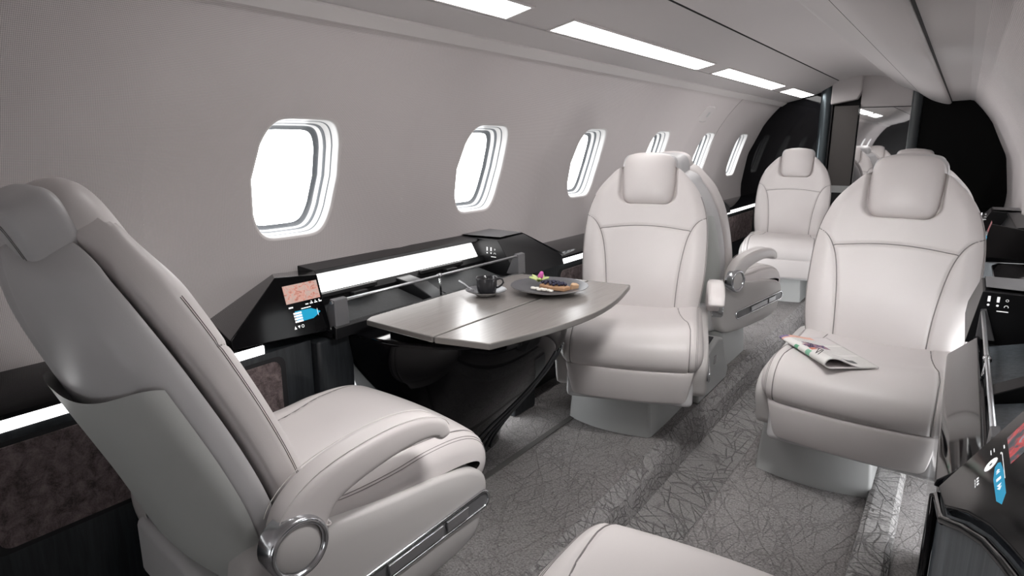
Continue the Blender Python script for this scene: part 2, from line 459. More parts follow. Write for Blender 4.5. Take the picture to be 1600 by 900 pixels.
def cushW(w, j, W=HWC, r=.055):
    aw = abs(w); ins = 0
    if aw > W - r: q = (aw - (W - r)) / r; ins = r * (1 - math.sqrt(max(0, 1 - q * q)))
    f, z = CP[j]; nx, nz = CN[j]
    cz = .405; cf = .02
    k = min(1, ins / .07)
    # inset towards the spine of the section
    f2 = lerp(f, cf + (f - cf) * .8, k); z2 = lerp(z, cz, k)
    # plan curvature
    f2 -= max(0, f) * (w / W) ** 2 * .10
    # side bolster rise and central dish
    if z > .43: z2 += .012 * sstep(.10, .22, aw) * (1 - k) * (1 - sstep(.05, .25, f))
    # grooves
    top = z > .42 or f > .23
    g = 0
    if top:
        g += math.exp(-((aw - cush_seam_w(f, z)) / .0045) ** 2)
    return Vector((w, f2 - nx * .005 * g * -1 * -1, z2 - nz * .005 * g)), g
def make_cushion():
    nw = 91; npf = len(CP); mb = MB()
    pts = [[cushP(i, j, nw)[0] for j in range(npf)] for i in range(nw)]
    mb.grid(lambda i, j: pts[i][j], nw, npf, cv=True)
    return mb
def cush_surface(w, f):  # approx top surface height
    best = None
    for j, (pf, pz) in enumerate(CP):
        if pz > .43 and (best is None or abs(pf - f) < abs(best[0] - f)): best = (pf, pz, j)
    return best

# --- backrest spine
HB = .66
def spine(h):   # h 0..HB -> (f,z), normal (front), recline
    f = sminterp([0, .12, .25, .4, .52, .66], [-.215, -.236, -.272, -.322, -.362, -.405], h)
    z = .425 + sminterp([0, .12, .25, .4, .52, .66], [0, .118, .243, .385, .498, .628], h)
    return f, z
def spn(h):
    a = spine(max(0, h - .01)); b = spine(min(HB, h + .01)); t = Vector((b[0] - a[0], b[1] - a[1])).normalized()
    return (t.y, -t.x)
def bw(h):      # half width
    return sminterp([0, .03, .15, .3, .4, .47, .54, .60, .64, .66], [.225, .240, .258, .263, .258, .243, .213, .168, .125, .07], h)
def seam_side(h):   # |w| of side seam
    return sminterp([0, .1, .2, .3, .36, .40, .425], [.142, .146, .155, .172, .193, .222, .262], h)
def hr_notch(w, h):  # distance outside (+) the headrest outline
    hw = .122; r = .05
    dx = abs(w) - (hw - r); dy = (.474 + r) - h
    if dx <= 0 and dy <= 0: return -1
    d = math.hypot(max(dx, 0), max(dy, 0)) - r
    return d
def backP(h, th, off=0.0):
    """front cushion ring: th 0..2pi"""
    W = bw(h); c, s = math.cos(th), math.sin(th)
    w = W * spow(c, .62); T = .075
    g = 0
    if s >= 0:
        t = T * .55 * spow(s, .45)
    else: t = -T * .45 * spow(-s, .5)
    aw = abs(w)
    if s > .05:
        q = aw / W
        t += .016 * math.exp(-((q - .82) / .18) ** 2) * (1 - sstep(.5, .62, h))     # bolsters
        t += .010 * math.exp(-((h - .13) / .12) ** 2) * (1 - q * q)                # lumbar
        if h < .43: g += math.exp(-((aw - seam_side(h)) / .0055) ** 2)
        arc = .355 + .022 * (1 - (w / .2) ** 2)
        if aw < seam_side(min(h, .42)): g += .8 * math.exp(-((h - arc) / .0055) ** 2)
        d = hr_notch(w, h)
        g += 6.5 * (1 - sstep(-.006, .004, d))
        t -= .0055 * g * sstep(.12, .4, s)
    f, z = spine(h); nf, nz = spn(h)
    o = t + .0
    return Vector((w, f + nf * o, z + nz * o))
def ringth(k, n, dense=.8):
    # more samples on the front half
    nf = int(n * dense)
    if k < nf: return PI * k / nf
    return PI + PI * (k - nf) / (n - nf)
def make_back():
    mb = MB(); nh, nr = 116, 150
    hs = [HB * i / (nh - 1) for i in range(nh)]
    rows = [[backP(h, ringth(k, nr)) for k in range(nr)] for h in hs]
    mb.grid(lambda i, j: rows[i][j], nh, nr, cv=True)
    for rr in (rows[0], rows[-1]):
        c = sum(rr, Vector()) / nr; mb.add([c] + rr, [(0, 1 + k, 1 + (k + 1) % nr) for k in range(nr)], sm=True)
    return mb
def make_back_seams(par):
    def on(w, h):
        W = bw(h); c = (abs(w) / W) ** (1 / .62); c = min(.999, c); th = math.acos(math.copysign(c, w))
        return backP(h, th) + Vector((0, .0014, 0))
    for s in (-1, 1):
        mb = MB(); seam_tube(mb, [on(s * min(seam_side(h), bw(h) * .985), h) for h in [.004 + .415 * k / 60 for k in range(61)]]); mb.build('seam', SEAM, par)
    mb = MB(); seam_tube(mb, [on(w, .355 + .022 * (1 - (w / .2) ** 2)) for w in [-.19 + .38 * k / 60 for k in range(61)]]); mb.build('seam', SEAM, par)
# --- back shell
SHT = .095
def shellP(h, th, off=0):
    W = (bw(min(h, .575)) - .003) * (1 if h < .585 else math.sqrt(max(0, 1 - ((h - .585) / .0621) ** 2)) * .999 + .001)
    c, s = math.cos(th), math.sin(th)
    w = (W + off) * spow(c, .8); T = sminterp([-.2, 0, .2, .5, .62, .675], [.07, .12, .125, .11, .085, .05], h)
    t = -.032 - .004 if s >= 0 else -.032 - (T + off) * spow(-s, .75)
    if s >= 0: t = -.034 + .006 * s
    h2 = max(h, 0)
    f, z = spine(min(h2, HB)); nf, nz = spn(min(h2, HB))
    if h < 0: z += h * .98; f -= h * .35          # lower skirt tucks forward
    if h > HB: z += (h - HB)
    return Vector((w, f + nf * t, z + nz * t))
def shell_groove(h, th):
    return 0
def make_shell():
    mb = MB(); nh, nr = 72, 84
    hs = [-.27 + .917 * i / (nh - 1) for i in range(nh)]
    rows = []
    for h in hs:
        row = []
        for k in range(nr):
            th = 2 * PI * k / nr
            off = 0
            if th > PI:       # rear: recessed centre panel edge
                off = -.006 * math.exp(-((th - PI * 1.5) / .05) ** 2) * (1 if h > .42 else 0)
            row.append(shellP(h, th, off))
        rows.append(row)
    mb.grid(lambda i, j: rows[i][j], nh, nr, cv=True)
    for rr in (rows[0], rows[-1]):
        c = sum(rr, Vector()) / nr; mb.add([c] + rr, [(0, 1 + k, 1 + (k + 1) % nr) for k in range(nr)], sm=True)
    return mb
def make_pocket():
    """literature pocket wrapped on the rear"""
    mb = MB(); nu, nv = 40, 30
    ta, tb = PI * 1.27, PI * 1.93
    def P(i, j):
        u = i / (nu - 1); v = j / (nv - 1)
        th = lerp(ta, tb, u); e = abs(u - .5) * 2
        top = .39 + .05 * u - .03 * e ** 6
        h = lerp(-.20, top, v)
        off = .003 + .014 * sstep(.0, .9, v) * (1 - e ** 6)
        return shellP(h, th, off)
    rows = [[P(i, j) for j in range(nv)] for i in range(nu)]
    mb.grid(lambda i, j: rows[i][j], nu, nv)
    return mb
# --- headrest : rounded pad
def make_headrest():
    mb = MB(); W, Hh, T = .115, .112, .05
    f0, z0 = spine(.60); nf, nz = spn(.60)
    cf, cz = spine(.588); tv = Vector((nz * -1, nf))     # along the spine, upwards
    tv = Vector((-nz, nf))
    nu, nv = 60, 36
    C0 = Vector((cf, cz))
    def P(i, j):
        la = -PI / 2 + PI * j / (nv - 1); lo = 2 * PI * i / nu
        cl = spow(math.cos(la), .55); sl = spow(math.sin(la), .7)
        x = W * cl * spow(math.cos(lo), .38); b = Hh * cl * spow(math.sin(lo), .40); t = T * sl
        x *= 1 - .07 * max(0, -b / Hh)                     # narrower at the bottom
        b += .012 * (1 - (x / W) ** 2) * (1 if b > 0 else 0)
        t += .008 - .035 * (x / W) ** 2 * .4 - .012 * max(0, b / Hh)
        return Vector((x, C0.x + tv.x * b + nf * t, C0.y + tv.y * b + nz * t))
    mb.grid(lambda i, j: P(i, j), nu, nv, cu=True)
    return mb
def make_headrest_rear():
    mb = MB(); W, Hh, T = .119, .096, .045
    cf, cz = spine(.615); nf, nz = spn(.60); tv = Vector((-nz, nf)); nu, nv = 60, 30
    def P(i, j):
        la = -PI / 2 + PI * j / (nv - 1); lo = 2 * PI * i / nu
        cl = spow(math.cos(la), .38); sl = spow(math.sin(la), .42)
        x = W * cl * spow(math.cos(lo), .36); b = Hh * cl * spow(math.sin(lo), .38); t = T * sl - .052
        seam = math.exp(-((x) / .006) ** 2) * .006 if t < -.06 else 0
        return Vector((x, cf + tv.x * b + nf * (t + seam), cz + .006 + tv.y * b + nz * (t + seam)))
    mb.grid(lambda i, j: P(i, j), nu, nv, cu=True)
    st = MB(); bo = Vector((0, -nf, -nz)) * .0006
    for jj in (4, 5): st.tube([P(i, jj) + bo for i in range(nu + 1)], .0007, 5, cap=False)
    return mb, st
# --- arm rest
ARM = [(-.315, .47), (-.295, .535), (-.24, .580), (-.16, .605), (-.06, .617), (.02, .610), (.07, .588), (.088, .555)]
def make_arm():
    mb = MB(); n = 41; xs = list(range(len(ARM)))
    path = [(sminterp(xs, [p[0] for p in ARM], t * (len(ARM) - 1) / (n - 1)), sminterp(xs, [p[1] for p in ARM], t * (len(ARM) - 1) / (n - 1))) for t in range(n)]
    m = 28; rows = []
    for i, (f, z) in enumerate(path):
        a = path[max(0, i - 1)]; b = path[min(n - 1, i + 1)]; t = Vector((b[0] - a[0], b[1] - a[1])).normalized(); nn = Vector((-t.y, t.x))
        q = i / (n - 1)
        th = interp([0, .12, .35, .8, .94, 1], [.050, .056, .038, .022, .020, .014], q); w = interp([0, .2, .5, 1], [.028, .031, .033, .029], q)
        if i == 0 or i == n - 1: th *= .6; w *= .8
        rows.append([Vector((w * spow(math.cos(u), .5), f + nn.x * (th * spow(math.sin(u), .5) - th), z + nn.y * (th * spow(math.sin(u), .5) - th))) for u in [2 * PI * k / m for k in range(m)]])
    mb.grid(lambda i, j: rows[i][j], n, m, cv=True)
    for rr in (rows[0], rows[-1]):
        c = sum(rr, Vector()) / m; mb.add([c] + rr, [(0, 1 + k, 1 + (k + 1) % m) for k in range(m)], sm=True)
    st = MB()
    for s in (-1, 1):
        st.tube([(s * w2, f + 0, z + .0012) for (f, z), w2 in [(p, .024) for p in path[4:-3]]], .0009, 5, cap=False)
    return mb, st
def rotX90(mb_pts): pass
XM = Matrix.Rotation(PI / 2, 4, 'Y')
def make_side(s):
    """side fairing below the cushion; s=+1 right"""
    prof = [(-.33, .27), (-.35, .36), (-.33, .44), (-.25, .455), (-.05, .435), (.10, .425), (.20, .405), (.243, .36), (.225, .285), (.195, .235), (.08, .205), (-.15, .185), (-.28, .195)]
    n = len(prof); pts = []
    for i in range(n):
        p0, p1, p2, p3 = prof[i - 1], prof[i], prof[(i + 1) % n], prof[(i + 2) % n]
        for k in range(5):
            t = k / 5; f = lambda a, b, c, d: .5 * ((2 * b) + (-a + c) * t + (2 * a - 5 * b + 4 * c - d) * t * t + (-a + 3 * b - 3 * c + d) * t ** 3)
            pts.append((f(p0[0], p1[0], p2[0], p3[0]), f(p0[1], p1[1], p2[1], p3[1])))
    mb = MB(); cx = sum(p[0] for p in pts) / len(pts); cz = sum(p[1] for p in pts) / len(pts)
    def P(i, j):
        sc, x = [(.985, .20), (1, .245), (1, .268), (.975, .277), (.93, .281), (.6, .284)][i]
        f, z = pts[j]; return (s * x, cx + (f - cx) * sc, cz + (z - cz) * sc)
    mb.grid(P, 6, len(pts), cv=True)
    mb.add([P(5, j) for j in range(len(pts))], [tuple(range(len(pts)))], sm=True)
    return mb
def make_track(s):
    """chrome recess ring"""
    mb = MB(); pts = []
    a, b, r = (-.17, .275), (.215, .325), .021
    d = Vector((b[0] - a[0], b[1] - a[1])).normalized(); nn = Vector((-d.y, d.x))
    for k in range(13): t = PI / 2 + PI * k / 12; pts.append(Vector(a) + d * (math.cos(t) * r) + nn * (math.sin(t) * r))
    for k in range(13): t = -PI / 2 + PI * k / 12; pts.append(Vector(b) + d * (math.cos(t) * r) + nn * (math.sin(t) * r))
    m = len(pts)
    mb.tube([(s * .286, p.x, p.y) for p in pts + pts[:1]], .0038, 8, cap=False)
    inner = MB(); inner.prism([(p.x, p.y) for p in pts], 'x', s * .280, s * .2855)
    hs = []
    for (u0, u1) in ((.28, .66), (.70, .86)):
        h = MB(); p0 = Vector(a).lerp(Vector(b), u0); p1 = Vector(a).lerp(Vector(b), u1)
        q = [p0 - nn * .012, p1 - nn * .012, p1 + nn * .014 + d * .006, p0 + nn * .014 - d * 0]
        h.prism([(v.x, v.y) for v in q], 'x', s * .285, s * .293); hs.append(h)
    return mb, inner, hs
def make_base():
    # pedestal with bowed front; local y: -.40 .. .10
    mb = MB(); plan = []
    hw = .185
    for k in range(13): t = k / 12; plan.append((lerp(-hw, hw, t), .10 + .035 * (1 - (2 * t - 1) ** 2)))
    plan += [(hw, -.1), (hw * .97, -.30), (-hw * .97, -.30), (-hw, -.1)]
    lv = [(0, 1.0), (.04, .99), (.10, .965), (.17, .93), (.20, .90)]
    mb.grid(lambda i, j: (plan[j][0] * lv[i][1], plan[j][1] * lv[i][1], lv[i][0] + .001), len(lv), len(plan), cv=True, sm=False)
    mb.add([(p[0] * .90, p[1] * .90, .201) for p in plan], [tuple(range(len(plan)))])
    return mb
def make_legrest():
    mb = MB(); W = .235
    prof = [(.245, .36), (.288, .345), (.292, .33), (.262, .225), (.255, .212), (.235, .212), (.225, .22), (.21, .34)]
    def P(i, j):
        w = -W + 2 * W * i / 20; f, z = prof[j]; k = 1
        if i in (0, 20): f = lerp(f, .24, .25)
        sc = lerp(.90, 1, (z - .21) / .14)
        return (w * sc, f - .08 * (w / W) ** 2 * .28, z)
    mb.grid(P, 21, len(prof), cv=True)
    for i in (0, 20): mb.add([P(i, j) for j in range(len(prof))], [tuple(range(len(prof)))])
    return mb
def make_pan():
    mb = MB(); mb.box(-.235, .235, -.36, .235, .195, .335); return mb

def stitches(P, pts, n, r=.0009): pass

def make_seat():
    t = empty('cabin_seat')
    make_base().build('pedestal', BASEM, t, bevel=.012, seg=3)
    make_pan().build('seat_pan', SHELLM, t, bevel=.02, seg=3)
    lr = make_legrest().build('leg_rest', LEA, t, bevel=.006)
    for s in (-1, 1):
        st = MB(); seam_tube(st, [(s * .178, .268, .335), (s * .172, .243, .225)]); st.build('seam', SEAM, lr)
    cu = make_cushion().build('seat_cushion', LEA, t)
    for s in (-1, 1):
        st = MB(); pl = []
        for j, (f, z) in enumerate(CP):
            if (z > .425 and f > -.24) or (f > .25):
                wt = cush_seam_w(f, z); nx, nz = CN[j]
                f2 = f - max(0, f) * (wt / HWC) ** 2 * .10
                k = 0
                zz = z + (.012 * sstep(.10, .22, wt) * (1 - sstep(.05, .25, f)) if z > .43 else 0)
                pl.append((s * wt, f2 + nx * -.0035, zz - nz * .0035, ))
        seam_tube(st, pl, .0016); st.build('seam', SEAM, cu)
    bk = make_back().build('backrest', LEA, t); make_back_seams(bk)
    sh = make_shell().build('back_shell', SHELLM, t); make_pocket().build('pocket', POCK, sh)
    for sx in (-1, 1):
        for tq in (.20, .27):
            st = MB(); q0 = tq if sx > 0 else PI - tq
            st.tube([backP(h, q0) + Vector((sx * .0004, .0004, 0)) for h in [.01 + .50 * k / 50 for k in range(51)]], .0007, 5, cap=False); st.build('stitching', SEAM, bk)
        for wq_ in (.236, .241):
            st = MB(); pts = [cushW(sx * wq_, j)[0] for j in range(len(CP)) if (CP[j][1] > .42 and CP[j][0] > -.2) or CP[j][0] > .27]
            st.tube([p_ + Vector((0, .0003, .0005)) for p_ in pts], .0007, 5, cap=False); st.build('stitching', SEAM, cu)
    hr = make_headrest().build('headrest', LEA, t)
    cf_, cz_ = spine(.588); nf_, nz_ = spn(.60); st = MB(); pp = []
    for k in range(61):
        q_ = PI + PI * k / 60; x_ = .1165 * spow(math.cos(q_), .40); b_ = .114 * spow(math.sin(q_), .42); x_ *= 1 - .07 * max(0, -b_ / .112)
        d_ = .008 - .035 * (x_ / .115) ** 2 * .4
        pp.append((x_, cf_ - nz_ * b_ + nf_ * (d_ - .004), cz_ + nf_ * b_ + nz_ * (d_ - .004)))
    st.tube(pp, .0028, 8); st.build('crease_shade', SEAM, hr)  # dark tube standing in for the shadow crease under the headrest
    hm_, hs_ = make_headrest_rear(); hb = hm_.build('headrest_shell', SHELLM, t); hs_.build('stitching', SEAM, hb)
    for s in (-1, 1):
        make_side(s).build('side_fairing', LEA2, t)
    ring, inn, hs = make_track(1)
    rr = ring.build('recline_track', CHR, t); inn.build('recess', GREYP, rr)
    for h in hs: h.build('lever', HDL, rr, bevel=.002)
    a, st = make_arm(); ar = a.build('armrest', LEA, t); ar.location = (.300, 0, 0)
    st.build('stitching', STITCH, ar)
    k = MB(); k.lathe([(.0, .038), (.026, .037), (.032, .034)], M=XM, n=40)
    M2 = Matrix.Translation((0, -.275, .475)) @ XM
    k = MB(); k.lathe([(0, .038), (.036, .038), (.043, .034)], n=40, M=M2)
    kb = k.build('pivot_cap', LEA2, ar)
    k = MB(); k.lathe([(.043, .030), (.045, .041), (.050, .043), (.056, .037), (.057, .0)], n=40, M=M2)
    k.build('pivot_ring', CHR, ar)
    return t
proto = make_seat()
RECL = ('backrest', 'back_shell', 'headrest', 'headrest_shell', 'armrest')
def kids(o, pool): return [c for c in pool if c.parent == o]
def copy_tree(o, parent, pool):
    c = o.copy(); COL.objects.link(c)
    if parent is not None: c.parent = parent
    for ch in kids(o, pool): copy_tree(ch, c, pool)
    return c
protopool = [o for o in COL.objects]
def base_name(o): return o.name.split('.')[0]
def place(root, x, y, face, label, group, mirror=False, base=None, z=0, arm=True, recline=0):
    """face: 0 = faces +y; angle in deg counter-clockwise"""
    root.location = (x, y, z); root.rotation_euler = (0, 0, math.radians(face))
    tag(root, label, 'seat', group)
    if not arm:
        for c in [c for c in COL.objects if c.parent == root and base_name(c) in ('recline_track', 'armrest')]:
            for g in [g for g in COL.objects if g.parent == c]: bpy.data.objects.remove(g)
            bpy.data.objects.remove(c)
    ch = [c for c in COL.objects if c.parent == root]
    for c in ch:
        nme = base_name(c)
        if nme == 'pedestal' and base:
            bx, by, bf = base
            M = Matrix.Rotation(-math.radians(face), 4, 'Z') @ Matrix.Translation((bx - x, by - y, 0)) @ Matrix.Rotation(math.radians(bf), 4, 'Z')
            c.location = M.to_translation(); c.rotation_euler = M.to_euler()
        if mirror and nme in ('recline_track', 'armrest'):
            c.scale = (-1, 1, 1); c.location = (-c.location[0], c.location[1], c.location[2])
        if recline and nme in ('backrest', 'back_shell', 'headrest', 'headrest_shell'):
            M = Matrix.Translation((0, -.24, .42)) @ Matrix.Rotation(math.radians(recline), 4, 'X') @ Matrix.Translation((0, .24, -.42))
            c.location = M.to_translation(); c.rotation_euler = M.to_euler()
    return root
SEATS = [
 dict(x=-1.14, y=.895, face=-7, z=.006, recline=5, label='near left cream leather seat seen from behind, facing the laid table', base=(-1.13, .86, 0)),
 dict(x=-1.003, y=2.315, face=180 + 19, label='cream leather seat behind the laid table, facing the camera', base=(-1.075, 2.345, 180)),
 dict(x=-.18, y=2.30, face=180 - 3, label='large cream leather seat at right with a newspaper on its cushion', base=(-.30, 2.345, 180), arm=False),
 dict(x=-.235, y=.72, face=0, arm=False, label='cream seat in bottom foreground showing only its cushion front', recline=62),
 dict(x=-1.085, y=3.56, face=-18, label='cream seat seen from its side, back to back with table seat', base=(-1.08, 3.5, 0)),
 dict(x=-1.02, y=5.0, face=180 + 6, label='distant cream seat in front of the black glossy bulkhead', base=(-1.05, 5.05, 180)),
 dict(x=-.19, y=3.68, face=2, arm=False, label='seat hidden behind newspaper seat, only its right shoulder showing'),
 dict(x=-.30, y=5.1, face=180, label='seat sliver showing at left of the newspaper seat headrest'),
]
pool = list(COL.objects)
roots = [proto]
for s in SEATS[1:]: roots.append(copy_tree(proto, None, pool))
for r, s in zip(roots, SEATS):
    s = dict(s); mir = s['face'] > 90
    lab = s.pop('label')
    place(r, label=lab, group='cream leather cabin seats', mirror=mir, **s)

# ------------------------------------------------------------------ low side ledge, left
def ledge(name, xw, xi, y0, y1, lab, insets, strips, side, ta=None, tb=None):
    t = empty(name, ((xw + xi) / 2, y0, 0), 0, lab, 'side ledge')
    ox = (xw + xi) / 2
    def X(x): return x - ox
    s = -side   # direction into the cabin
    mb = MB(); mb.prism([(X(xw), .655), (X(xi - s * .02), .650), (X(xi), .640), (X(xi), .630), (X(xw), .614)], 'y', (ta if ta is not None else y0) - y0, (tb if tb is not None else y1) - y0)
    mb.build('ledge_top', BLK, t, bevel=.002)
    mb = MB(); mb.prism([(X(xi - s * .05), .612), (X(xi - s * .015), .60), (X(xi - s * .015), .12), (X(xi - s * .10), .0), (X(xw), .0), (X(xw), .612)], 'y', 0, y1 - y0)
    mb.build('side_panel', WOODK, t)
    for (a, b) in strips:
        mb = MB(); mb.box(min(X(xi - s * .012), X(xi - s * .02)), max(X(xi - s * .012), X(xi - s * .02)), a - y0, b - y0, .602, .624)
        mb.build('light_strip', STRIP2, t)
    for (a, b, za, zb) in insets:
        c = []; r = .025
        for (cx, cz, a0) in ((b - r, zb - r, 0), (a + r, zb - r, 90), (a + r, za + r, 180), (b - r, za + r, 270)):
            for k in range(6): q = math.radians(a0 + 90 * k / 5); c.append((cx + r * math.cos(q) - y0, cz + r * math.sin(q)))
        mb = MB(); mb.prism(c, 'x', X(xi - s * .016), X(xi - s * .011)); mb.build('inset_panel', VELV, t, bevel=.002)
        cc = [((p[0] - ((a + b) / 2 - y0)) * 1.05 + ((a + b) / 2 - y0), (p[1] - (za + zb) / 2) * 1.10 + (za + zb) / 2) for p in c]
        mb = MB(); mb.prism(cc, 'x', X(xi - s * .016), X(xi - s * .0135)); mb.build('inset_border', BLKM, t)
    return t
ledge('side_ledge', -1.692, -1.45, -1.4, 1.105, 'black side ledge with thin light strip beside the near left seat', [(.34, 1.0, .36, .572), (-.6, .2, .36, .572)], [(-1.2, .955)], -1, tb=.95)
ledge('side_ledge', -1.692, -1.45, 2.28, 3.50, 'black side ledge with light strip beyond the table console', [(2.5, 3.3, .36, .572)], [(2.30, 3.4)], -1, ta=2.47, tb=3.47)
ledge('side_ledge', -1.692, -1.45, 4.7, YB - .04, 'far black side ledge running up to the glossy bulkhead', [(4.9, 5.8, .36, .572)], [(4.95, 6.1)], -1, ta=5.10)
ledge('side_ledge', .282, .15, 2.50, 3.36, 'black side ledge on the right behind the newspaper seat', [(2.55, 3.1, .36, .572)], [], 1)
ledge('side_ledge', .282, .13, -1.4, .68, 'black side ledge on the right beside the camera', [], [], 1)
ledge('side_ledge', .282, .12, 4.85, YB - .04, 'black side ledge at far right near the bulkhead', [], [], 1, ta=5.0)

# ------------------------------------------------------------------ console pods
def screen_art(parent, O, U, V, Nn, near_right=False):
    """O origin (lower-left), U,V unit vectors * metres, small flat graphics"""
    def q(name, u0, u1, v0, v1, m, off=.0008):
        mb = MB(); P = lambda u, v: Vector(O) + Vector(U) * u + Vector(V) * v + Vector(Nn) * off
        mb.quad(P(u0, v0), P(u1, v0), P(u1, v1), P(u0, v1)); return mb.build(name, m, parent)
    return q
def mapmat(name, cols, sc, es=.8):
    m = mat(name, (.5, .3, .25), .4); b = bsdf(m)
    v = objco(m, gen='Object'); n1 = noise(m, v, sc, 5, .65, 1.2)
    c = ramp(m, n1.outputs[0], cols); L(m, c, b.inputs['Emission Color']); b.inputs['Emission Strength'].default_value = es
    b.inputs['Base Color'].default_value = (.02, .02, .02, 1); return m
MAPM = mapmat('map_image', [(.30, (.10, .06, .05)), (.40, (.60, .22, .16)), (.48, (.80, .42, .34)), (.55, (.55, .50, .45)), (.60, (.72, .35, .28)), (.70, (.55, .35, .42))], 62, .85)
FLOW = mapmat('flower_image', [(.40, (.02, .03, .04)), (.48, (.05, .08, .10)), (.53, (.45, .02, .03)), (.60, (.65, .05, .05)), (.66, (.25, .33, .38))], 30, .8)
def glyph(parent, mb_name, shapes, O, U, V, Nn, m):
    mb = MB()
    for sh in shapes:
        pts = [Vector(O) + Vector(U) * u + Vector(V) * v + Vector(Nn) * .0009 for u, v in sh]
        mb.add(pts, [tuple(range(len(pts)))])
    return mb.build(mb_name, m, parent)
def circ(u, v, r, n=10): return [(u + r * math.cos(2 * PI * k / n), v + r * math.sin(2 * PI * k / n)) for k in range(n)]
def rect(u0, u1, v0, v1): return [(u0, v0), (u1, v0), (u1, v1), (u0, v1)]
def ringrects(u, v, r, w=.001, n=10, a0=0, a1=360):
    out = []
    for k in range(n):
        p, q = math.radians(a0 + (a1 - a0) * k / n), math.radians(a0 + (a1 - a0) * (k + 1) / n)
        out.append([(u + r * math.cos(p), v + r * math.sin(p)), (u + r * math.cos(q), v + r * math.sin(q)), (u + (r - w) * math.cos(q), v + (r - w) * math.sin(q)), (u + (r - w) * math.cos(p), v + (r - w) * math.sin(p))])
    return out
def pod(side, y0, lab, table=False, art='map', D=1.0, xw=None, big=False):
    """side -1 left wall. d = distance from the wall towards the aisle (scaled D)."""
    xw = xw if xw is not None else (-1.712 if side < 0 else .30)
    s = -side
    t = empty('console', (xw, y0, 0), 0, lab, 'console')
    X = lambda d: s * d * D
    Ya, Yb, Yc, Yd = 0.0, .34, 1.27, 1.62       # near block 0-.34, tray .34-1.27, far block to 1.62
    # near block with tilted face
    prof = [(-.02, .645), (.18, .800), (.33, .785), (.33, .60), (-.02, .60)]
    mb = MB(); dt, db = .235, .29
    def fd(z): return lerp(db, dt, (z - .60) / .19)
    n = len(prof)
    prof = [(.03, .668), (.195, .796), (.33, .782), (.33, .625), (.03, .645)]
    pw = [(.13, .657), (.35, .753), (.50, .745), (.50, .616), (.13, .657)]
    pw[4] = (.13, .640)
    vs = [(X(.0), p[0], p[1]) for p in pw] + [(X(fd(p[1])), p[0], p[1]) for p in prof]
    mb.add(vs, [tuple(range(n)), tuple(range(2 * n - 1, n - 1, -1))] + [(i, (i + 1) % n, n + (i + 1) % n, n + i) for i in range(n)])
    if big:
        face = [(.03, 1.126, .624), (.125, 1.11, .80), (.125, .70, .80), (.104, .68, .765), (.097, .737, .749), (.089, .794, .734), (.077, .87, .712), (.06, .953, .68), (.038, 1.034, .640)]
        nf_ = Vector((-1, 0, .543)).normalized(); T0 = Vector((xw, y0, 0)); n = len(face); mb = MB()
        fr = [Vector(p) - T0 for p in face]; bk_ = [p - nf_ * .028 + Vector((0, .0, -.012)) for p in fr]
        mb.add(fr, [tuple(range(n))]); mb.add(bk_, [tuple(range(n))]); mb.add(fr + bk_, [(i, (i + 1) % n, n + (i + 1) % n, n + i) for i in range(n)])
        mb2 = MB(); mb2.prism([(.125 - xw, .80), (-.012, .80), (-.012, .62), (.125 - xw, .62)], 'y', .70 - y0, 1.10 - y0); 
    blk = mb.build('screen_housing', BLK2, t, bevel=.003)
    if big: mb2.build('housing_body', BLKS, t, bevel=.003)
    # graphics on the tilted face : frame
    O = Vector((X(fd(.62)), .165, .62)); V = (Vector((X(fd(.78)), .165, .78)) - O).normalized(); U = Vector((0, 1, 0))
    Nn = U.cross(V); 
    if Nn.x * s < 0: Nn = -Nn
    if side > 0: O = Vector((X(fd(.62)), .305, .62)); U = Vector((0, -1, 0))
    if big: O = fr[0]; V = Vector((.543, 0, 1)).normalized(); Nn = nf_
    q = screen_art(blk, O, U, V, Nn)
    if art == 'map':
        q('map_image', .044, .157, .105, .155, MAPM)
        u0, v0 = .028, .018
        sf = lambda shs: [[(u + u0, v + v0) for u, v in sh] for sh in shs]
        glyph(blk, 'screen_text', sf([rect(.020, .034, .074, .078)] + [rect(.075 + .015 * k, .085 + .015 * k, .075, .078) for k in range(4)] + [circ(.096 + .013 * k, .081, .002) for k in range(3)] + [rect(.058, .090, .066, .0685)] +
              [rect(.030, .036 + .02, .0555 - .0075 * k, .0605 - .0075 * k) for k in range(4)]), O, U, V, Nn, DOTW)
        mb = MB(); pts = [O + U * (u + u0) + V * (v + v0) + Nn * .0007 for u, v in [(.036, .064), (.09, .0625), (.108, .054), (.118, .048), (.108, .042), (.09, .034), (.036, .033)]]
        mb.add(pts, [tuple(range(7))]); mb.build('seat_map', BLUE, blk)
        glyph(blk, 'screen_icons', sf([[(.022, .016), (.030, .016), (.026, .025)], [(.034, .024), (.042, .024), (.038, .016)]] + ringrects(.050, .0205, .0045, .0015) + [rect(.1075, .109, .038, .058)]), O, U, V, Nn, DOTW)
    else:
        q('flower_image', .060, .150, .142, .190, FLOW)
        def sc_(shs, cu, cv, k): return [[(cu + (u - cu) * k, cv + (v - cv) * k) for u, v in sh] for sh in shs]
        glyph(blk, 'control_icons', ringrects(.098, .110, .0125, .0095, 20) + [rect(.055, .068, .117, .1185), rect(.052, .068, .111, .1125), rect(.088, .094, .128, .130), rect(.074, .086, .1345, .1365), rect(.092, .175, .1305, .1315)] +
              [rect(.102 + .009 * k, .107 + .009 * k, .083, .087) for k in range(3)] + [rect(.101 + .009 * k, .108 + .009 * k, .0795, .0808) for k in range(3)], O, U, V, Nn, DOTW)
        mb = MB(); mb.add([O + U * u + V * v + Nn * .0007 for u, v in [(.112, .122), (.118, .127), (.150, .130), (.215, .130), (.235, .122), (.215, .114), (.150, .112), (.118, .116)]], [tuple(range(8))]); mb.build('media_bar', BLUE, blk)
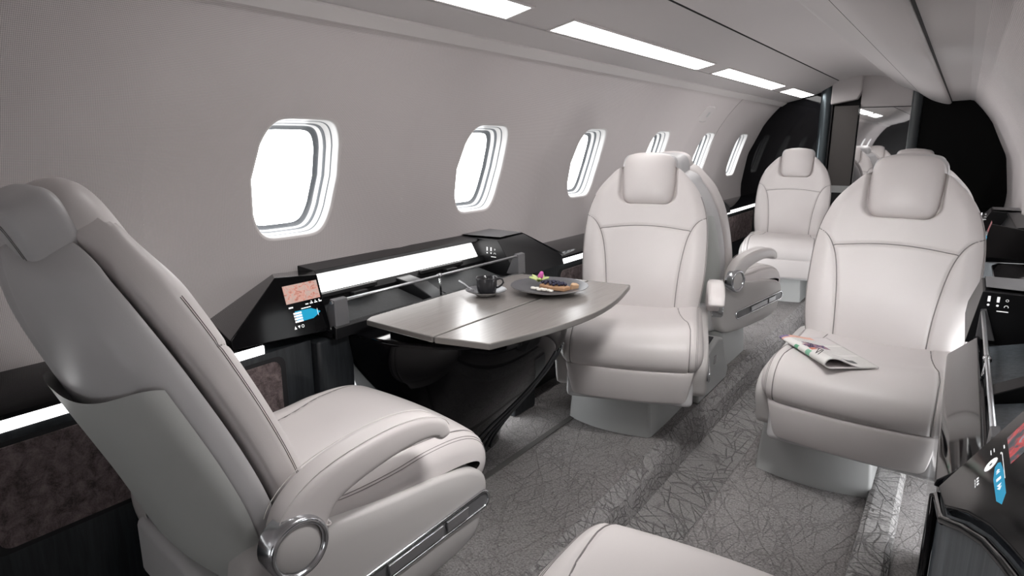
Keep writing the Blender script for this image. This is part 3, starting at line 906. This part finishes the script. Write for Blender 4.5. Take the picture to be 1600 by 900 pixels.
        glyph(blk, 'media_icons', [[(.138, .121), (.144, .117), (.144, .125)], [(.132, .121), (.138, .117), (.138, .125)], rect(.158, .166, .117, .125), [(.178, .117), (.178, .125), (.186, .121)], [(.186, .117), (.186, .125), (.194, .121)]], O, U, V, Nn, BLKM if False else DOTW)
    # top cap bar against the wall
    mb = MB(); mb.prism([(X(0), .765), (X(.085), .758), (X(.092), .748), (X(.07), .738), (X(0), .735)], 'y', .44, 1.30)
    mb.build('cap_bar', BLKS, t, bevel=.002)
    # slanted light panel
    mb = MB(); p0, p1 = (X(.082), .742), (X(.112), .692)
    mb.prism([p0, p1, (X(.09), .688), (X(.06), .740)], 'y', .37, 1.235)
    mb.build('light_panel', STRIP if side < 0 else BLKS, t)
    # trays
    mb = MB(); mb.prism([(X(.0), .690), (X(.112), .690), (X(.125), .672), (X(.118), .60), (X(.0), .60)], 'y', .33, 1.27); mb.build('rear_channel', BLKS, t)
    mb = MB(); mb.box(min(X(.11), X(.30)), max(X(.11), X(.30)), .33, 1.30, .60, .618)
    mb.prism([(X(.285), .60), (X(.285), .635), (X(.295), .640), (X(.305), .632), (X(.305), .60)], 'y', .33, 1.30)
    mb.build('tray', BLKS, t, bevel=.002)
    for (a, b) in ((.40, .74), (.86, 1.2)):
        mb = MB(); mb.prism([(X(.135), .650), (X(.135), .656), (X(.262), .629), (X(.262), .623)], 'y', a, b)
        mb.build('tray_mat', WOODG if side > 0 else TRAYM, t)
        mb = MB(); mb.box(min(X(.10), X(.13)), max(X(.10), X(.13)), a + .02, b - .08, .678, .690); mb.box(min(X(.125), X(.15)), max(X(.125), X(.15)), a + .14, a + .2, .664, .678)
        mb.build('clip', BLKM, t, bevel=.002)
    mb = MB(); mb.prism([(X(.11), .60), (X(.11), .685), (X(.20), .672), (X(.285), .635), (X(.285), .60)], 'y', .76, .83); mb.build('divider', BLKS, t, bevel=.003)
    # rail
    mb = MB(); mb.tube([(X(.29), .33, .706), (X(.29), 1.30, .706)], .0048, 12); rl = mb.build('rail', SAT, t)
    mb = MB(); mb.tube([(X(.29), .795, .706), (X(.295), .795, .64)], .0036, 8); mb.lathe([(.0, -.006), (.008, -.006), (.008, .006), (0, .006)], n=16, M=Matrix.Translation((X(.29), .795, .706)) @ Matrix.Rotation(PI / 2, 4, 'X'))
    mb.build('rail_post', CHR, rl)
    for (ya, yb) in ((.335, .385), (1.26, 1.31)):
        mb = MB(); mb.prism([(X(.24), .63), (X(.30), .63), (X(.297), .712), (X(.28), .715)], 'y', ya, yb); mb.build('rail_end', GREYP, rl, bevel=.002)
    # far block, narrower, with sockets
    prof = [(1.27, .760), (1.46, .765), (1.64, .655), (1.64, .615), (1.27, .615)]
    dtp = .30 if big else .19
    def fd2(z): return lerp(.33 if big else .29, dtp, min(1, max(0, (z - .64) / .11)))
    vs = [(X(0), p[0], p[1]) for p in prof] + [(X(fd2(p[1])), p[0], p[1]) for p in prof]; n = len(prof)
    mb = MB(); mb.add(vs, [tuple(range(n))] + [(i, (i + 1) % n, n + (i + 1) % n, n + i) for i in range(n)])
    mb.add(vs[n:], [(0, 1, 2), (0, 2, 3), (0, 3, 4)])
    fb = mb.build('socket_housing', BLKS, t, bevel=.002)
    mb = MB(); mb.add([(X(.0), 1.465, .772), (X(dtp - .01), 1.462, .770), (X(.29), 1.655, .655), (X(0), 1.66, .658)], [(0, 1, 2, 3)])
    mb.add([(X(.0), 1.27, .770), (X(dtp - .01), 1.30, .768), (X(dtp - .01), 1.462, .770), (X(0), 1.465, .772)], [(0, 1, 2, 3)])
    mb.build('end_cover', GREYP, t)
    # socket icons on the face that looks back along the cabin (-y)
    O = Vector((X(.112), 1.2695, .668)) if side < 0 else Vector((.075 - xw, 1.2695, .69)); U = Vector((1, 0, 0)); V = Vector((0, 0, 1)); Nn = Vector((0, -1, 0))
    sh = [rect(.022, .028, .045, .060), rect(.042, .048, .045, .060)] + ringrects(.064, .052, .0035, .001) + [circ(.025, .036, .003), circ(.045, .036, .003)] + ringrects(.064, .034, .005, .0014, 10, -20, 200) + [rect(.045, .07, .020, .0225)]
    glyph(fb, 'socket_icons', sh, O, U, V, Nn, DOTW)
    return t
pL = pod(-1, .82, 'black console with map screen and light panel beside the table')
pR = pod(1, .82, 'black console at right with flower image touch screen, beside newspaper seat', art='flower', D=.72, big=True)
pod(-1, 3.45, 'black console between the rear left seats', D=.9)
pod(1, 3.35, 'distant black console at right wall beyond the newspaper seat', art='flower', D=.72)

# lower bodies
def hullP(z, a, off=0):
    q = (z - .02) / .58
    dx = .17 + .32 * sstep(0, .95, q) ** .8 + off; ry = .27 + .13 * sstep(0, 1, q) + off
    return (-1.50 + dx * spow(math.cos(a), .62), 1.62 + ry * spow(math.sin(a), .75) + .05 * (1 - q), z)
def rounded_hull():
    mb = MB(); nz, na = 30, 220
    zs = [.02 + .58 * i / (nz - 1) for i in range(nz)]
    def P(i, j):
        z = zs[i]; q = (z - .02) / .58
        a = -PI / 2 + PI * j / (na - 1)
        return hullP(z, a)
    rows = [[P(i, j) for j in range(na)] for i in range(nz)]
    mb.grid(lambda i, j: rows[i][j], nz, na)
    mb.add(rows[-1], [tuple(range(na))]); mb.add(rows[0], [tuple(range(na - 1, -1, -1))])
    mb.add([rows[i][0] for i in range(nz)] + [rows[i][-1] for i in range(nz)], [(i, i + 1, nz + i + 1, nz + i) for i in range(nz - 1)])
    return mb
t = empty('table_cabinet', (-1.5, 1.66, 0), 0, 'glossy black bulging cabinet with grooved edge beneath the table', 'cabinet')
mb = rounded_hull(); mb.v = [(x + 1.5, y - 1.66, z) for x, y, z in mb.v]; hb_ = mb.build('body', BLK, t)
RIBM = mat('rib_charcoal', (.09, .095, .10), .28, metal=.6)
for k in range(4):
    mb = MB(); mb.tube([(lambda q: (q[0] + 1.5, q[1] - 1.66, q[2]))(hullP(lerp(.03, .47, u), lerp(-.16 + .15 * k, .22 + .09 * k, u), .001)) for u in [i_ / 30 for i_ in range(31)]], .0045, 8)
    mb.build('rib', RIBM, t)
mb = MB(); mb.box(-.18, .06, -.55, -.42, 0, .598); mb.build('end_panel', WOODK, t, bevel=.01, seg=3)
mb = MB(); mb.box(-.18, .06, .44, .60, 0, .598); mb.build('end_panel', WOODK, t, bevel=.01, seg=3)
# right console lower body: flat glossy face
t = pR; before = set(COL.objects)
mb = MB(); mb.prism([(-.150, .10), (-.135, .0), (.09, .0), (.09, .598), (-.150, .598)], 'y', -.35, .50)
mb.build('body', BLK, t, bevel=.012, seg=3)
mb = MB(); mb.prism([(-.155, .602), (-.152, .614), (-.098, .668), (-.088, .664), (-.085, .602)], 'y', -.33, .45)
mb.build('sloped_cover', BLK, t, bevel=.003)
plan = [(.036, 1.135, .60), (.044, 1.036, .612), (.066, .956, .650), (.083, .873, .682), (.095, .797, .704), (.103, .740, .719), (.110, .683, .735), (.12, .55, .735), (.12, .2, .735)]
mb = MB(); mb.grid(lambda i, j: (plan[j][0] - .18, plan[j][1] - 1.5, (0, plan[j][2] + .015)[i]), 2, len(plan)); vp = mb.build('veneer_panel', WOODG, t)
mb = MB(); mb.tube([(p[0] - .184, p[1] - 1.5, p[2] + .004) for p in plan], .007, 10); mb.build('edge_moulding', BLK, t)
mb = MB(); mb.tube([(.030 - .18, 1.142 - 1.5, z) for z in (0, .3, .60)], .009, 10); mb.build('corner_moulding', BLK, t)

for o in set(COL.objects) - before: o.location = (.18 - .30, 1.5 - .82, 0)
# ------------------------------------------------------------------ table
t = empty('folding_table', (-1.12, 1.62, .66), 0, 'greige two-leaf folding table with cup and dessert plate on it', 'table')
def leaf(poly, name):
    mb = MB(); mb.prism([(p[0] + 1.12, p[1] - 1.62) for p in poly], 'z', -.018, 0)
    mb.m[2:] = [1] * (len(mb.m) - 2)
    return mb.build(name, [TABM, TABE], t, bevel=.004, seg=3)
leaf([(-1.335, 1.20), (-1.073, 1.185), (-1.069, 2.03), (-1.335, 1.99), (-1.350, 1.95), (-1.350, 1.23)], 'inner_leaf')
arc = [(-1.068, 1.185), (-.915, 1.22)]
for k in range(1, 12):
    q = k / 12; arc.append((-.915 + .075 * math.sin(PI * q) + .002 * q, 1.22 + .825 * q))
arc += [(-.912, 2.045), (-1.064, 2.03)]
leaf(arc, 'outer_leaf')
mb = MB(); mb.box(-.13, .02, -.3, .3, -.035, -.018); mb.build('hinge_bracket', BLKS, t, bevel=.005)
mb = MB(); mb.box(-.25, -.10, -.30, .32, -.06, -.022); mb.build('slide_arm', BLKS, t, bevel=.005)

# ------------------------------------------------------------------ things on the table
ZT = .66
PORC = mat('white_porcelain', (.75, .75, .75), .2, coat=.5)
DKP = mat('dark_glaze', (.03, .03, .033), .22, coat=.3)
GRYP = mat('grey_glaze', (.10, .10, .11), .3)
cx, cy = -1.235, 1.63
t = empty('saucer', (cx, cy, ZT), 0, 'small white saucer with dark top holding the black espresso cup', 'saucer')
mb = MB(); mb.lathe([(0, .004), (.026, .004), (.028, .0), (.032, .002), (.045, .010), (.067, .0185), (.068, .0195)], n=48); mb.build('dish', PORC, t)
mb = MB(); mb.lathe([(0, .0095), (.028, .0095), (.045, .0135), (.066, .0200)], n=48); mb.build('glazed_top', GRYP, t)
t = empty('espresso_cup', (cx + .003, cy, ZT + .0098), 0, 'black espresso cup with handle standing on the saucer', 'cup')
mb = MB(); mb.lathe([(0, .0), (.026, 0), (.030, .003), (.033, .018), (.035, .050), (.0345, .0515), (.033, .050), (.031, .018), (.028, .006), (0, .006)], n=40); mb.build('body', DKP, t)
mb = MB(); mb.lathe([(0, .040), (.0325, .040)], n=30); mb.build('coffee', mat('coffee', (.015, .008, .004), .1), t)
mb = MB(); aa = math.radians(33)
mb.tube([(math.cos(aa) * (.032 + r_), math.sin(aa) * (.032 + r_), z_) for r_, z_ in [(0, .044), (.012, .047), (.020, .043), (.022, .034), (.016, .025), (.006, .018), (0, .016)]], .0032, 8); mb.build('handle', DKP, t)
t = empty('teaspoon', (cx - .05, cy - .03, ZT + .024), 0, 'steel teaspoon resting across the saucer rim beside the cup', 'spoon')
mb = MB(); mb.tube([(-.075, .045, .006), (-.04, .025, .0045), (.0, .0, .002), (.022, -.012, .001)], [.0035, .003, .002, .0022], 8); mb.build('stem', SAT, t)
mb = MB(); mb.lathe([(.0, -.002), (.006, -.001), (.009, .002)], n=16, M=Matrix.Translation((.03, -.018, .0)) @ Matrix.Rotation(-.55, 4, 'Z') @ Matrix.Diagonal((1.5, .9, 1, 1))); mb.build('bowl', SAT, t)
px_, py_ = -1.09, 1.79
t = empty('dinner_plate', (px_, py_, ZT), 0, 'wide grey rimmed plate carrying a dessert on the table', 'plate')
mb = MB(); mb.lathe([(0, .006), (.055, .006), (.058, 0), (.064, .002), (.09, .010), (.128, .0215), (.130, .0235)], n=64); mb.build('dish', PORC, t)
mb = MB(); mb.lathe([(0, .0115), (.06, .0115), (.09, .0155), (.127, .0245), (.1295, .0245)], n=64); mb.build('glazed_top', GRYP, t)
mb = MB(); mb.prism([(-.045, -.018), (.0, -.030), (.055, -.022), (.06, .012), (.02, .026), (-.04, .018)], 'z', 0, .014)
o = mb.build('tart', [mat('pastry', (.42, .24, .13), .7)], None, bevel=.004); o.location = (px_ + .015, py_, ZT + .0125); tag(o, 'golden brown tart base under the blueberries', 'tart')
mb = MB()
for k in range(12):
    a = random.uniform(0, 6.3); r_ = random.uniform(0, .03)
    mb.lathe([(0, -.003), (.006, -.003), (.0085, .0), (.006, .004), (0, .0055)], cx=-.035 + r_ * math.cos(a) + .012 * k * .5, cy=-.035 + r_ * .4 * math.sin(a), cz=.0045, n=10)
o = mb.build('cream_topping', mat('whipped_cream', (.8, .77, .7), .5)); o.location = (px_ + .0, py_ - .012, ZT + .0125); tag(o, 'white whipped cream and sugar dabs in front of the tart', 'cream', kind='stuff')
mb = MB(); mb.prism([(.0, -.012), (.012, -.014), (.03, -.004), (.02, .008), (.004, .004)], 'z', 0, .022)
o = mb.build('wafer', mat('wafer_tan', (.55, .36, .22), .7), None, bevel=.003); o.location = (px_ + .060, py_ + .03, ZT + .0145); o.rotation_euler = (.25, .2, .5); tag(o, 'tan wafer piece leaning at right end of the dessert', 'wafer')
BERRY = mat('berry_skin', (.02, .02, .05), .4)
bm0 = None
pos = []
for k in range(26):
    a = k * 2.4; r_ = .0062 * math.sqrt(k); pos.append((px_ + .018 + r_ * 1.45 * math.cos(a), py_ + .002 + r_ * .72 * math.sin(a), ZT + .0318 + .0065 * max(0, 1 - r_ / .028)))
mb = MB(); mb.lathe([(0, -.0055), (.0039, -.0039), (.0055, 0), (.0044, .0034), (.0022, .0046), (.0018, .0038), (0, .0036)], n=14)
b0 = mb.build('blueberry', BERRY)
for k, p in enumerate(pos):
    b = b0 if k == 0 else b0.copy()
    if k: COL.objects.link(b)
    b.location = p; b.rotation_euler = (random.uniform(-.5, .5), random.uniform(-.5, .5), 0)
    tag(b, 'blueberry in the dark pile on top of the tart', 'blueberry', 'blueberries piled on the tart')
t = empty('orchid_flower', (px_ - .045, py_ + .005, ZT + .026), 0, 'pale green orchid flower with magenta lip lying on the plate', 'flower')
PET = mat('petal_green', (.62, .72, .30), .6); MAG = mat('petal_magenta', (.65, .12, .42), .6)
for k in range(5):
    a = 2 * PI * k / 5 + .3; mb = MB()
    def PP(i, j, a=a):
        u = i / 6; v = j / 6 - .5
        w = .017 * math.sin(PI * min(1, u * .93 + .07)) ** .6
        l = .036 * u
        return (l * math.cos(a) - v * 2 * w * math.sin(a) * .5, l * math.sin(a) * .9 + v * 2 * w * math.cos(a) * .5, .004 + .014 * math.sin(PI * .5 * u) - .006 * (2 * v) ** 2 + .004)
    mb.grid(PP, 7, 7); pb = mb.build('petal', PET, t); sd = pb.modifiers.new('s', 'SOLIDIFY'); sd.thickness = .001
mb = MB(); mb.lathe([(0, 0), (.006, .002), (.010, .012), (.007, .024), (.0045, .028), (0, .027)], n=14, M=Matrix.Translation((.004, -.002, .012)) @ Matrix.Rotation(.35, 4, 'Y')); mb.build('lip', MAG, t)
mb = MB(); mb.prism([(-.10, -.045), (.03, -.02), (.055, .035), (-.03, .045), (-.085, .01)], 'z', 0, .004)
o = mb.build('napkin', mat('plum_cloth', (.06, .015, .03), .85), None, bevel=.0015); o.location = (-1.155, 1.905, ZT + .0005); o.rotation_euler = (0, 0, -.2); tag(o, 'folded dark plum napkin lying between cup and plate', 'napkin')

# ------------------------------------------------------------------ newspaper
def papermat():
    m = mat('newsprint', (.66, .64, .62), .85, spec=.1)
    t = N(m, 'ShaderNodeTexCoord'); s = N(m, 'ShaderNodeSeparateXYZ'); L(m, t.outputs['UV'], s.inputs[0])
    u, v = s.outputs[0], s.outputs[1]
    br = N(m, 'ShaderNodeTexBrick'); br.offset = 0.37
    br.inputs['Color1'].default_value = (.30, .30, .30, 1); br.inputs['Color2'].default_value = (.42, .41, .40, 1); br.inputs['Mortar'].default_value = (.66, .64, .62, 1)
    br.inputs['Scale'].default_value = 1; br.inputs['Mortar Size'].default_value = .0032; br.inputs['Brick Width'].default_value = .060; br.inputs['Row Height'].default_value = .0085
    L(m, t.outputs['UV'], br.inputs['Vector'])
    def box(u0, u1, v0, v1):
        a = math_(m, 'MULTIPLY', math_(m, 'GREATER_THAN', u, u0), math_(m, 'LESS_THAN', u, u1))
        b = math_(m, 'MULTIPLY', math_(m, 'GREATER_THAN', v, v0), math_(m, 'LESS_THAN', v, v1))
        return math_(m, 'MULTIPLY', a, b)
    col = br.outputs[0]
    def over(col, mask, c):
        mx = N(m, 'ShaderNodeMix', data_type='RGBA'); L(m, mask, mx.inputs[0]); L(m, col, mx.inputs[6])
        if isinstance(c, tuple): mx.inputs[7].default_value = (*c, 1)
        else: L(m, c, mx.inputs[7])
        return mx.outputs[2]
    W = (.68, .66, .64)
    col = over(col, box(0, 1, 0, .33), W)            # masthead side near the fold
    col = over(col, box(0, .04, 0, 1), W); col = over(col, box(.30, .335, 0, 1), W); col = over(col, box(.64, .67, 0, 1), W)
    nz = noise(m, t.outputs['UV'], 14, 4, .6)
    ph = ramp(m, nz.outputs[0], [(.38, (.02, .02, .03)), (.48, (.10, .09, .2)), (.56, (.4, .2, .2)), (.66, (.35, .35, .38))])
    col = over(col, box(.40, .62, .30, .50), ph); col = over(col, box(.30, .46, .36, .72), ph)
    col = over(col, box(.36, .44, .04, .24), (.14, .36, .22)); col = over(col, box(.60, .69, .06, .26), (.22, .45, .32))
    col = over(col, box(.58, .66, .28, .36), (.55, .22, .15)); col = over(col, box(0, .10, .1, .9), (.68, .40, .33)); col = over(col, box(.0, .06, 0, .35), (.22, .18, .3))
    col = over(col, box(.80, .90, .62, .78), (.12, .12, .12))
    L(m, col, bsdf(m).inputs['Base Color']); return m
NEWS = papermat(); NEWSI = mat('newsprint_inside', (.60, .56, .56), .9, spec=.1)
def newspaper():
    """folded once: spine fold near the camera side; strip cross-section is a loop"""
    t = empty('newspaper', (0, 0, 0), 0, 'folded newspaper lying on the cushion of the right seat', 'newspaper')
    n, m_ = 40, 46
    Lg = .30; Wd = .165
    def section(v):     # v in 0..1 from the top free edge around the fold to the bottom free edge (side distance a, height b)
        # top sheet: a from Wd to .02 ; fold loop ; bottom sheet back to Wd
        if v < .45:
            q = v / .45; a = lerp(Wd, .022, q); b = .006 + .029 * sstep(.35, 1, q)
        elif v < .62:
            q = (v - .45) / .17; an = PI / 2 + PI * q; a = .022 + .020 * math.cos(an) * 1.2; b = .0190 + .016 * math.sin(an)
        else:
            q = (v - .62) / .38; a = lerp(.022, Wd, q); b = .003 + .0 * q
        return a, b
    rows = []
    for i in range(n):
        u = i / (n - 1); row = []
        for j in range(m_):
            v = j / (m_ - 1); a, b = section(v)
            k = lerp(.45, 1, sstep(0, 1, u))
            b = .002 + (b - .002) * k
            row.append(Vector((u * Lg, a, b + .002)))
        rows.append(row)
    # two layers (sheets)
    for off, name, mt in ((0, 'outer_sheet', NEWS), (-.0016, 'inner_sheet', NEWSI)):
        me = bpy.data.meshes.new(name); vs = []; fs = []; uv = []
        for i in range(n):
            for j in range(m_):
                p = rows[i][j]; 
                a = rows[i][max(0, j - 1)]; b = rows[i][min(m_ - 1, j + 1)]; tt = (b - a).normalized(); nn = Vector((0, -tt.z, tt.y)) * -1
                q = p + nn * off; vs.append(q); 
        for i in range(n - 1):
            for j in range(m_ - 1):
                fs.append((i * m_ + j, (i + 1) * m_ + j, (i + 1) * m_ + j + 1, i * m_ + j + 1))
        me.from_pydata([tuple(v) for v in vs], [], fs)
        ul = me.uv_layers.new(name='UVMap')
        for p in me.polygons:
            p.use_smooth = True
            for li in p.loop_indices:
                vi = me.loops[li].vertex_index; i, j = divmod(vi, m_)
                vv = j / (m_ - 1)
                ul.data[li].uv = (i / (n - 1), max(0, 1 - vv / .45) * .67 + .33 if vv < .45 else max(0, .33 - (vv - .45) / .17 * .33))
        me.materials.append(mt); o = bpy.data.objects.new(name, me); link(o, t)
        sd = o.modifiers.new('s', 'SOLIDIFY'); sd.thickness = .0012; sd.offset = 0
    return t
nw = newspaper()
# headline letters on the fold side
def text3d(body, size, M, m, parent, name):
    cu = bpy.data.curves.new(name, 'FONT'); cu.body = body; cu.size = size; cu.extrude = .0002; cu.align_x = 'CENTER'; cu.align_y = 'CENTER'
    cu.materials.append(m); tmp = bpy.data.objects.new(name + '_c', cu); me = bpy.data.meshes.new_from_object(tmp); bpy.data.objects.remove(tmp); me.materials.clear(); me.materials.append(m)
    o = bpy.data.objects.new(name, me); link(o, parent); o.matrix_local = M; return o
INK = mat('ink_black', (.02, .02, .02), .8)
nwM = Matrix.Translation((-.445, 2.255, .486)) @ Matrix.Rotation(math.radians(-53), 4, 'Z')
nw.matrix_world = nwM
text3d('VI', .032, Matrix.Translation((.236, .0105, .0370)) @ Matrix.Rotation(math.radians(35), 4, 'X') @ Matrix.Rotation(math.radians(8), 4, 'Z'), INK, nw, 'headline')
text3d('S', .024, Matrix.Translation((.165, .020, .0345)) @ Matrix.Rotation(math.radians(20), 4, 'X'), INK, nw, 'headline')

# ------------------------------------------------------------------ box between the back-to-back seats
t = empty('seat_storage_box', (-1.07, 2.90, 0), 0, 'low grey plastic storage box between the back to back left seats', 'storage box')
mb = MB(); mb.prism([(-.22, 0), (-.22, .16), (-.20, .19), (.03, .25), (.10, .235), (.15, .14), (.22, .05), (.20, 0)], 'x', -.2, .225)
mb.build('body', BASEM, t, bevel=.012, seg=3)
mb = MB(); mb.box(-.16, .20, -.15, .03, .2, .262)
mb.v = [(x, y, z - (.10 - y) * .14 if z > .25 else z - .05) for x, y, z in mb.v]
mb.build('top_mat', mat('mat_charcoal', (.05, .053, .055), .7), t, bevel=.004)
mb = MB(); mb.box(.2245, .2275, -.03, .0, .135, .175); mb.build('latch', CHR, t, bevel=.003)

# ------------------------------------------------------------------ bulkhead
t = empty('bulkhead', (XC, YB, 0), 0, 'glossy black bulkhead with mirror and brown door at far end of the cabin', 'bulkhead')
def arcpts(side, x_stop):
    p = []
    for k in range(30):
        a = math.asin(-.75) if False else lerp(-.85, math.radians(74), k / 29)
        x, z = wp(side, a, -.002)
        if (side < 0 and x < x_stop) or (side > 0 and x > x_stop): p.append((x - XC, z))
    return p
pl = [(p[0], min(p[1], 1.66)) for p in arcpts(-1, -1.06)]
mb = MB(); mb.prism(pl + [(-1.06 - XC, 1.66), (-1.06 - XC, -.1), (pl[0][0], -.1)], 'y', 0, .05); mb.build('left_panel', BLK, t)
pr = [(p[0], min(p[1], 1.66)) for p in arcpts(1, -.34)]
mb = MB(); mb.prism(pr + [(-.34 - XC, 1.66), (-.34 - XC, -.1), (pr[0][0], -.1)], 'y', 0, .05); mb.build('right_panel', mat('deep_black', (.003, .003, .003), .6, spec=.1), t)
mb = MB(); mb.lathe([(.045, -.1), (.045, 1.66)], cx=-1.04 - XC, cy=-.01, n=32); mb.build('left_column', mat('column_black', (.10, .12, .13), .28, metal=.8), t)
mb = MB(); mb.lathe([(.038, -.1), (.038, 1.66)], cx=-.372 - XC, cy=-.01, n=32); mb.build('right_column', mat('column_grey', (.045, .052, .056), .3), t)
mb = MB(); mb.box(-1.0 - XC, -.985 - XC, -.02, .02, -.1, 1.66); mb.build('door_seal', BLKM, t)
mb = MB(); mb.box(-.975 - XC, -.785 - XC, .0, .03, .78, 1.45)
dl = mb.build('sliding_door', mat('door_taupe', (.075, .066, .062), .5), t); tag(dl, 'dark taupe sliding door leaf')
mb = MB(); mb.box(-.975 - XC, -.785 - XC, -.003, .03, .72, .78); mb.build('door_rail', BASEM, t)
mb = MB(); mb.box(-.975 - XC, -.785 - XC, .0, .03, -.1, .72); mb.build('door_base', BLKM, t)
mb = MB(); mb.box(-.787 - XC, -.775 - XC, -.01, .04, -.1, 1.46); mb.build('door_edge', BLK, t)
mb = MB(); mb.prism([(-1.0 - XC, 1.66), (-1.0 - XC, 1.46), (-.8 - XC, 1.50), (-.775 - XC, 1.56), (-.775 - XC, 1.7)], 'y', -.06, .04); mb.build('header', CEILM, t, bevel=.01)
mb = MB(); mb.box(-.777 - XC, -.405 - XC, .0, .012, .70, 1.43); mb.build('mirror_panel', mat('mirror_glass', (.82, .82, .82), .015, metal=1), t)
mb = MB(); mb.box(-.777 - XC, -.405 - XC, -.004, .012, 1.43, 1.436); mb.build('mirror_edge', BLKM, t)
mb = MB(); mb.box(-.777 - XC, -.34 - XC, .0, .03, 1.436, 1.70); mb.build('header_panel', CEILM, t)
mb = MB(); mb.box(-.777 - XC, -.405 - XC, .0, .012, -.1, .70); mb.build('lower_panel', BLKM, t)

# ------------------------------------------------------------------ wall details
def on_wall(y, ang, off): x, z = wp(-1, ang, off); return Vector((x, y, z))
t = empty('emergency_latch', on_wall(4.55, math.radians(36), 0), 0, 'small recessed wall latch above the far left windows', 'latch')
mb = MB(); a0 = math.radians(36)
M = Matrix.Rotation(-(PI / 2 - a0) + PI / 2 + 0, 4, 'Y')
def wq(u, v, d):    # u along y, v along the arc, d into cabin
    p = on_wall(4.55 + u, a0 + v / R, -d); return p - on_wall(4.55, a0, 0)
def plate_mesh(w, h, d):
    mb = MB(); out = []
    for k in range(24):
        q = 2 * PI * k / 24; out.append((w * spow(math.cos(q), .5), h * spow(math.sin(q), .5)))
    mb.grid(lambda i, j: wq(out[j][0] * (1, 1, .86)[i], out[j][1] * (1, 1, .86)[i], (0, d * .6, d)[i]), 3, 24, cv=True)
    mb.add([wq(p[0] * .86, p[1] * .86, d) for p in out], [tuple(range(24))]); return mb
plate_mesh(.10, .065, .006).build('cover', CEILM, t)
mb = MB(); mb.add([wq(a, b, c) for a, b, c in [(.01, -.02, .0075), (.05, -.02, .0075), (.05, .02, .0075), (.01, .02, .0075)]], [(0, 1, 2, 3)]); mb.build('finger_recess', BASEM, t)
p = on_wall(.245, math.asin(.0), -.002)
t = empty('wall_speaker', (wp(-1, math.asin(-.02))[0] + .004, .27, .72), 0, 'faint round speaker grille on wall at left picture edge', 'speaker')
mb = MB(); mb.lathe([(0, .002), (.042, .002), (.046, .008), (.052, .008), (.054, .0)], n=40, M=Matrix.Rotation(PI / 2, 4, 'Y')); mb.build('ring', CEIL2, t)

# ------------------------------------------------------------------ world, camera, render look
w = bpy.data.worlds.new('World'); SC.world = w; w.use_nodes = True
w.node_tree.nodes['Background'].inputs[0].default_value = (.97, .985, 1, 1); w.node_tree.nodes['Background'].inputs[1].default_value = 6.0
for side in (-1, 1):
    for wy in OPEN[side]:
        l = bpy.data.lights.new('window_portal', 'AREA'); l.shape = 'RECTANGLE'; l.size = .34; l.size_y = .40; l.cycles.is_portal = True
        x, z = wp(side, AW, 0); o = bpy.data.objects.new('window_portal', l); link(o)
        o.location = (x + side * .10, wy, z); d = Vector((-side, 0, 0)); o.rotation_euler = d.to_track_quat('-Z', 'Y').to_euler()
H = 1.15
cam = bpy.data.cameras.new('Camera'); cam.sensor_width = 36; cam.lens = 36 * 1000 / 1600; cam.clip_start = .02
co = bpy.data.objects.new('Camera', cam); link(co); co.location = (0, 0, H)
co.rotation_euler = (math.radians(90 - 12.8439), 0, math.radians(34.7678))
SC.camera = co
SC.view_settings.view_transform = 'Standard'; SC.view_settings.look = 'None'; SC.view_settings.gamma = 1; SC.view_settings.use_curve_mapping = False
SC.view_settings.exposure = 0.0
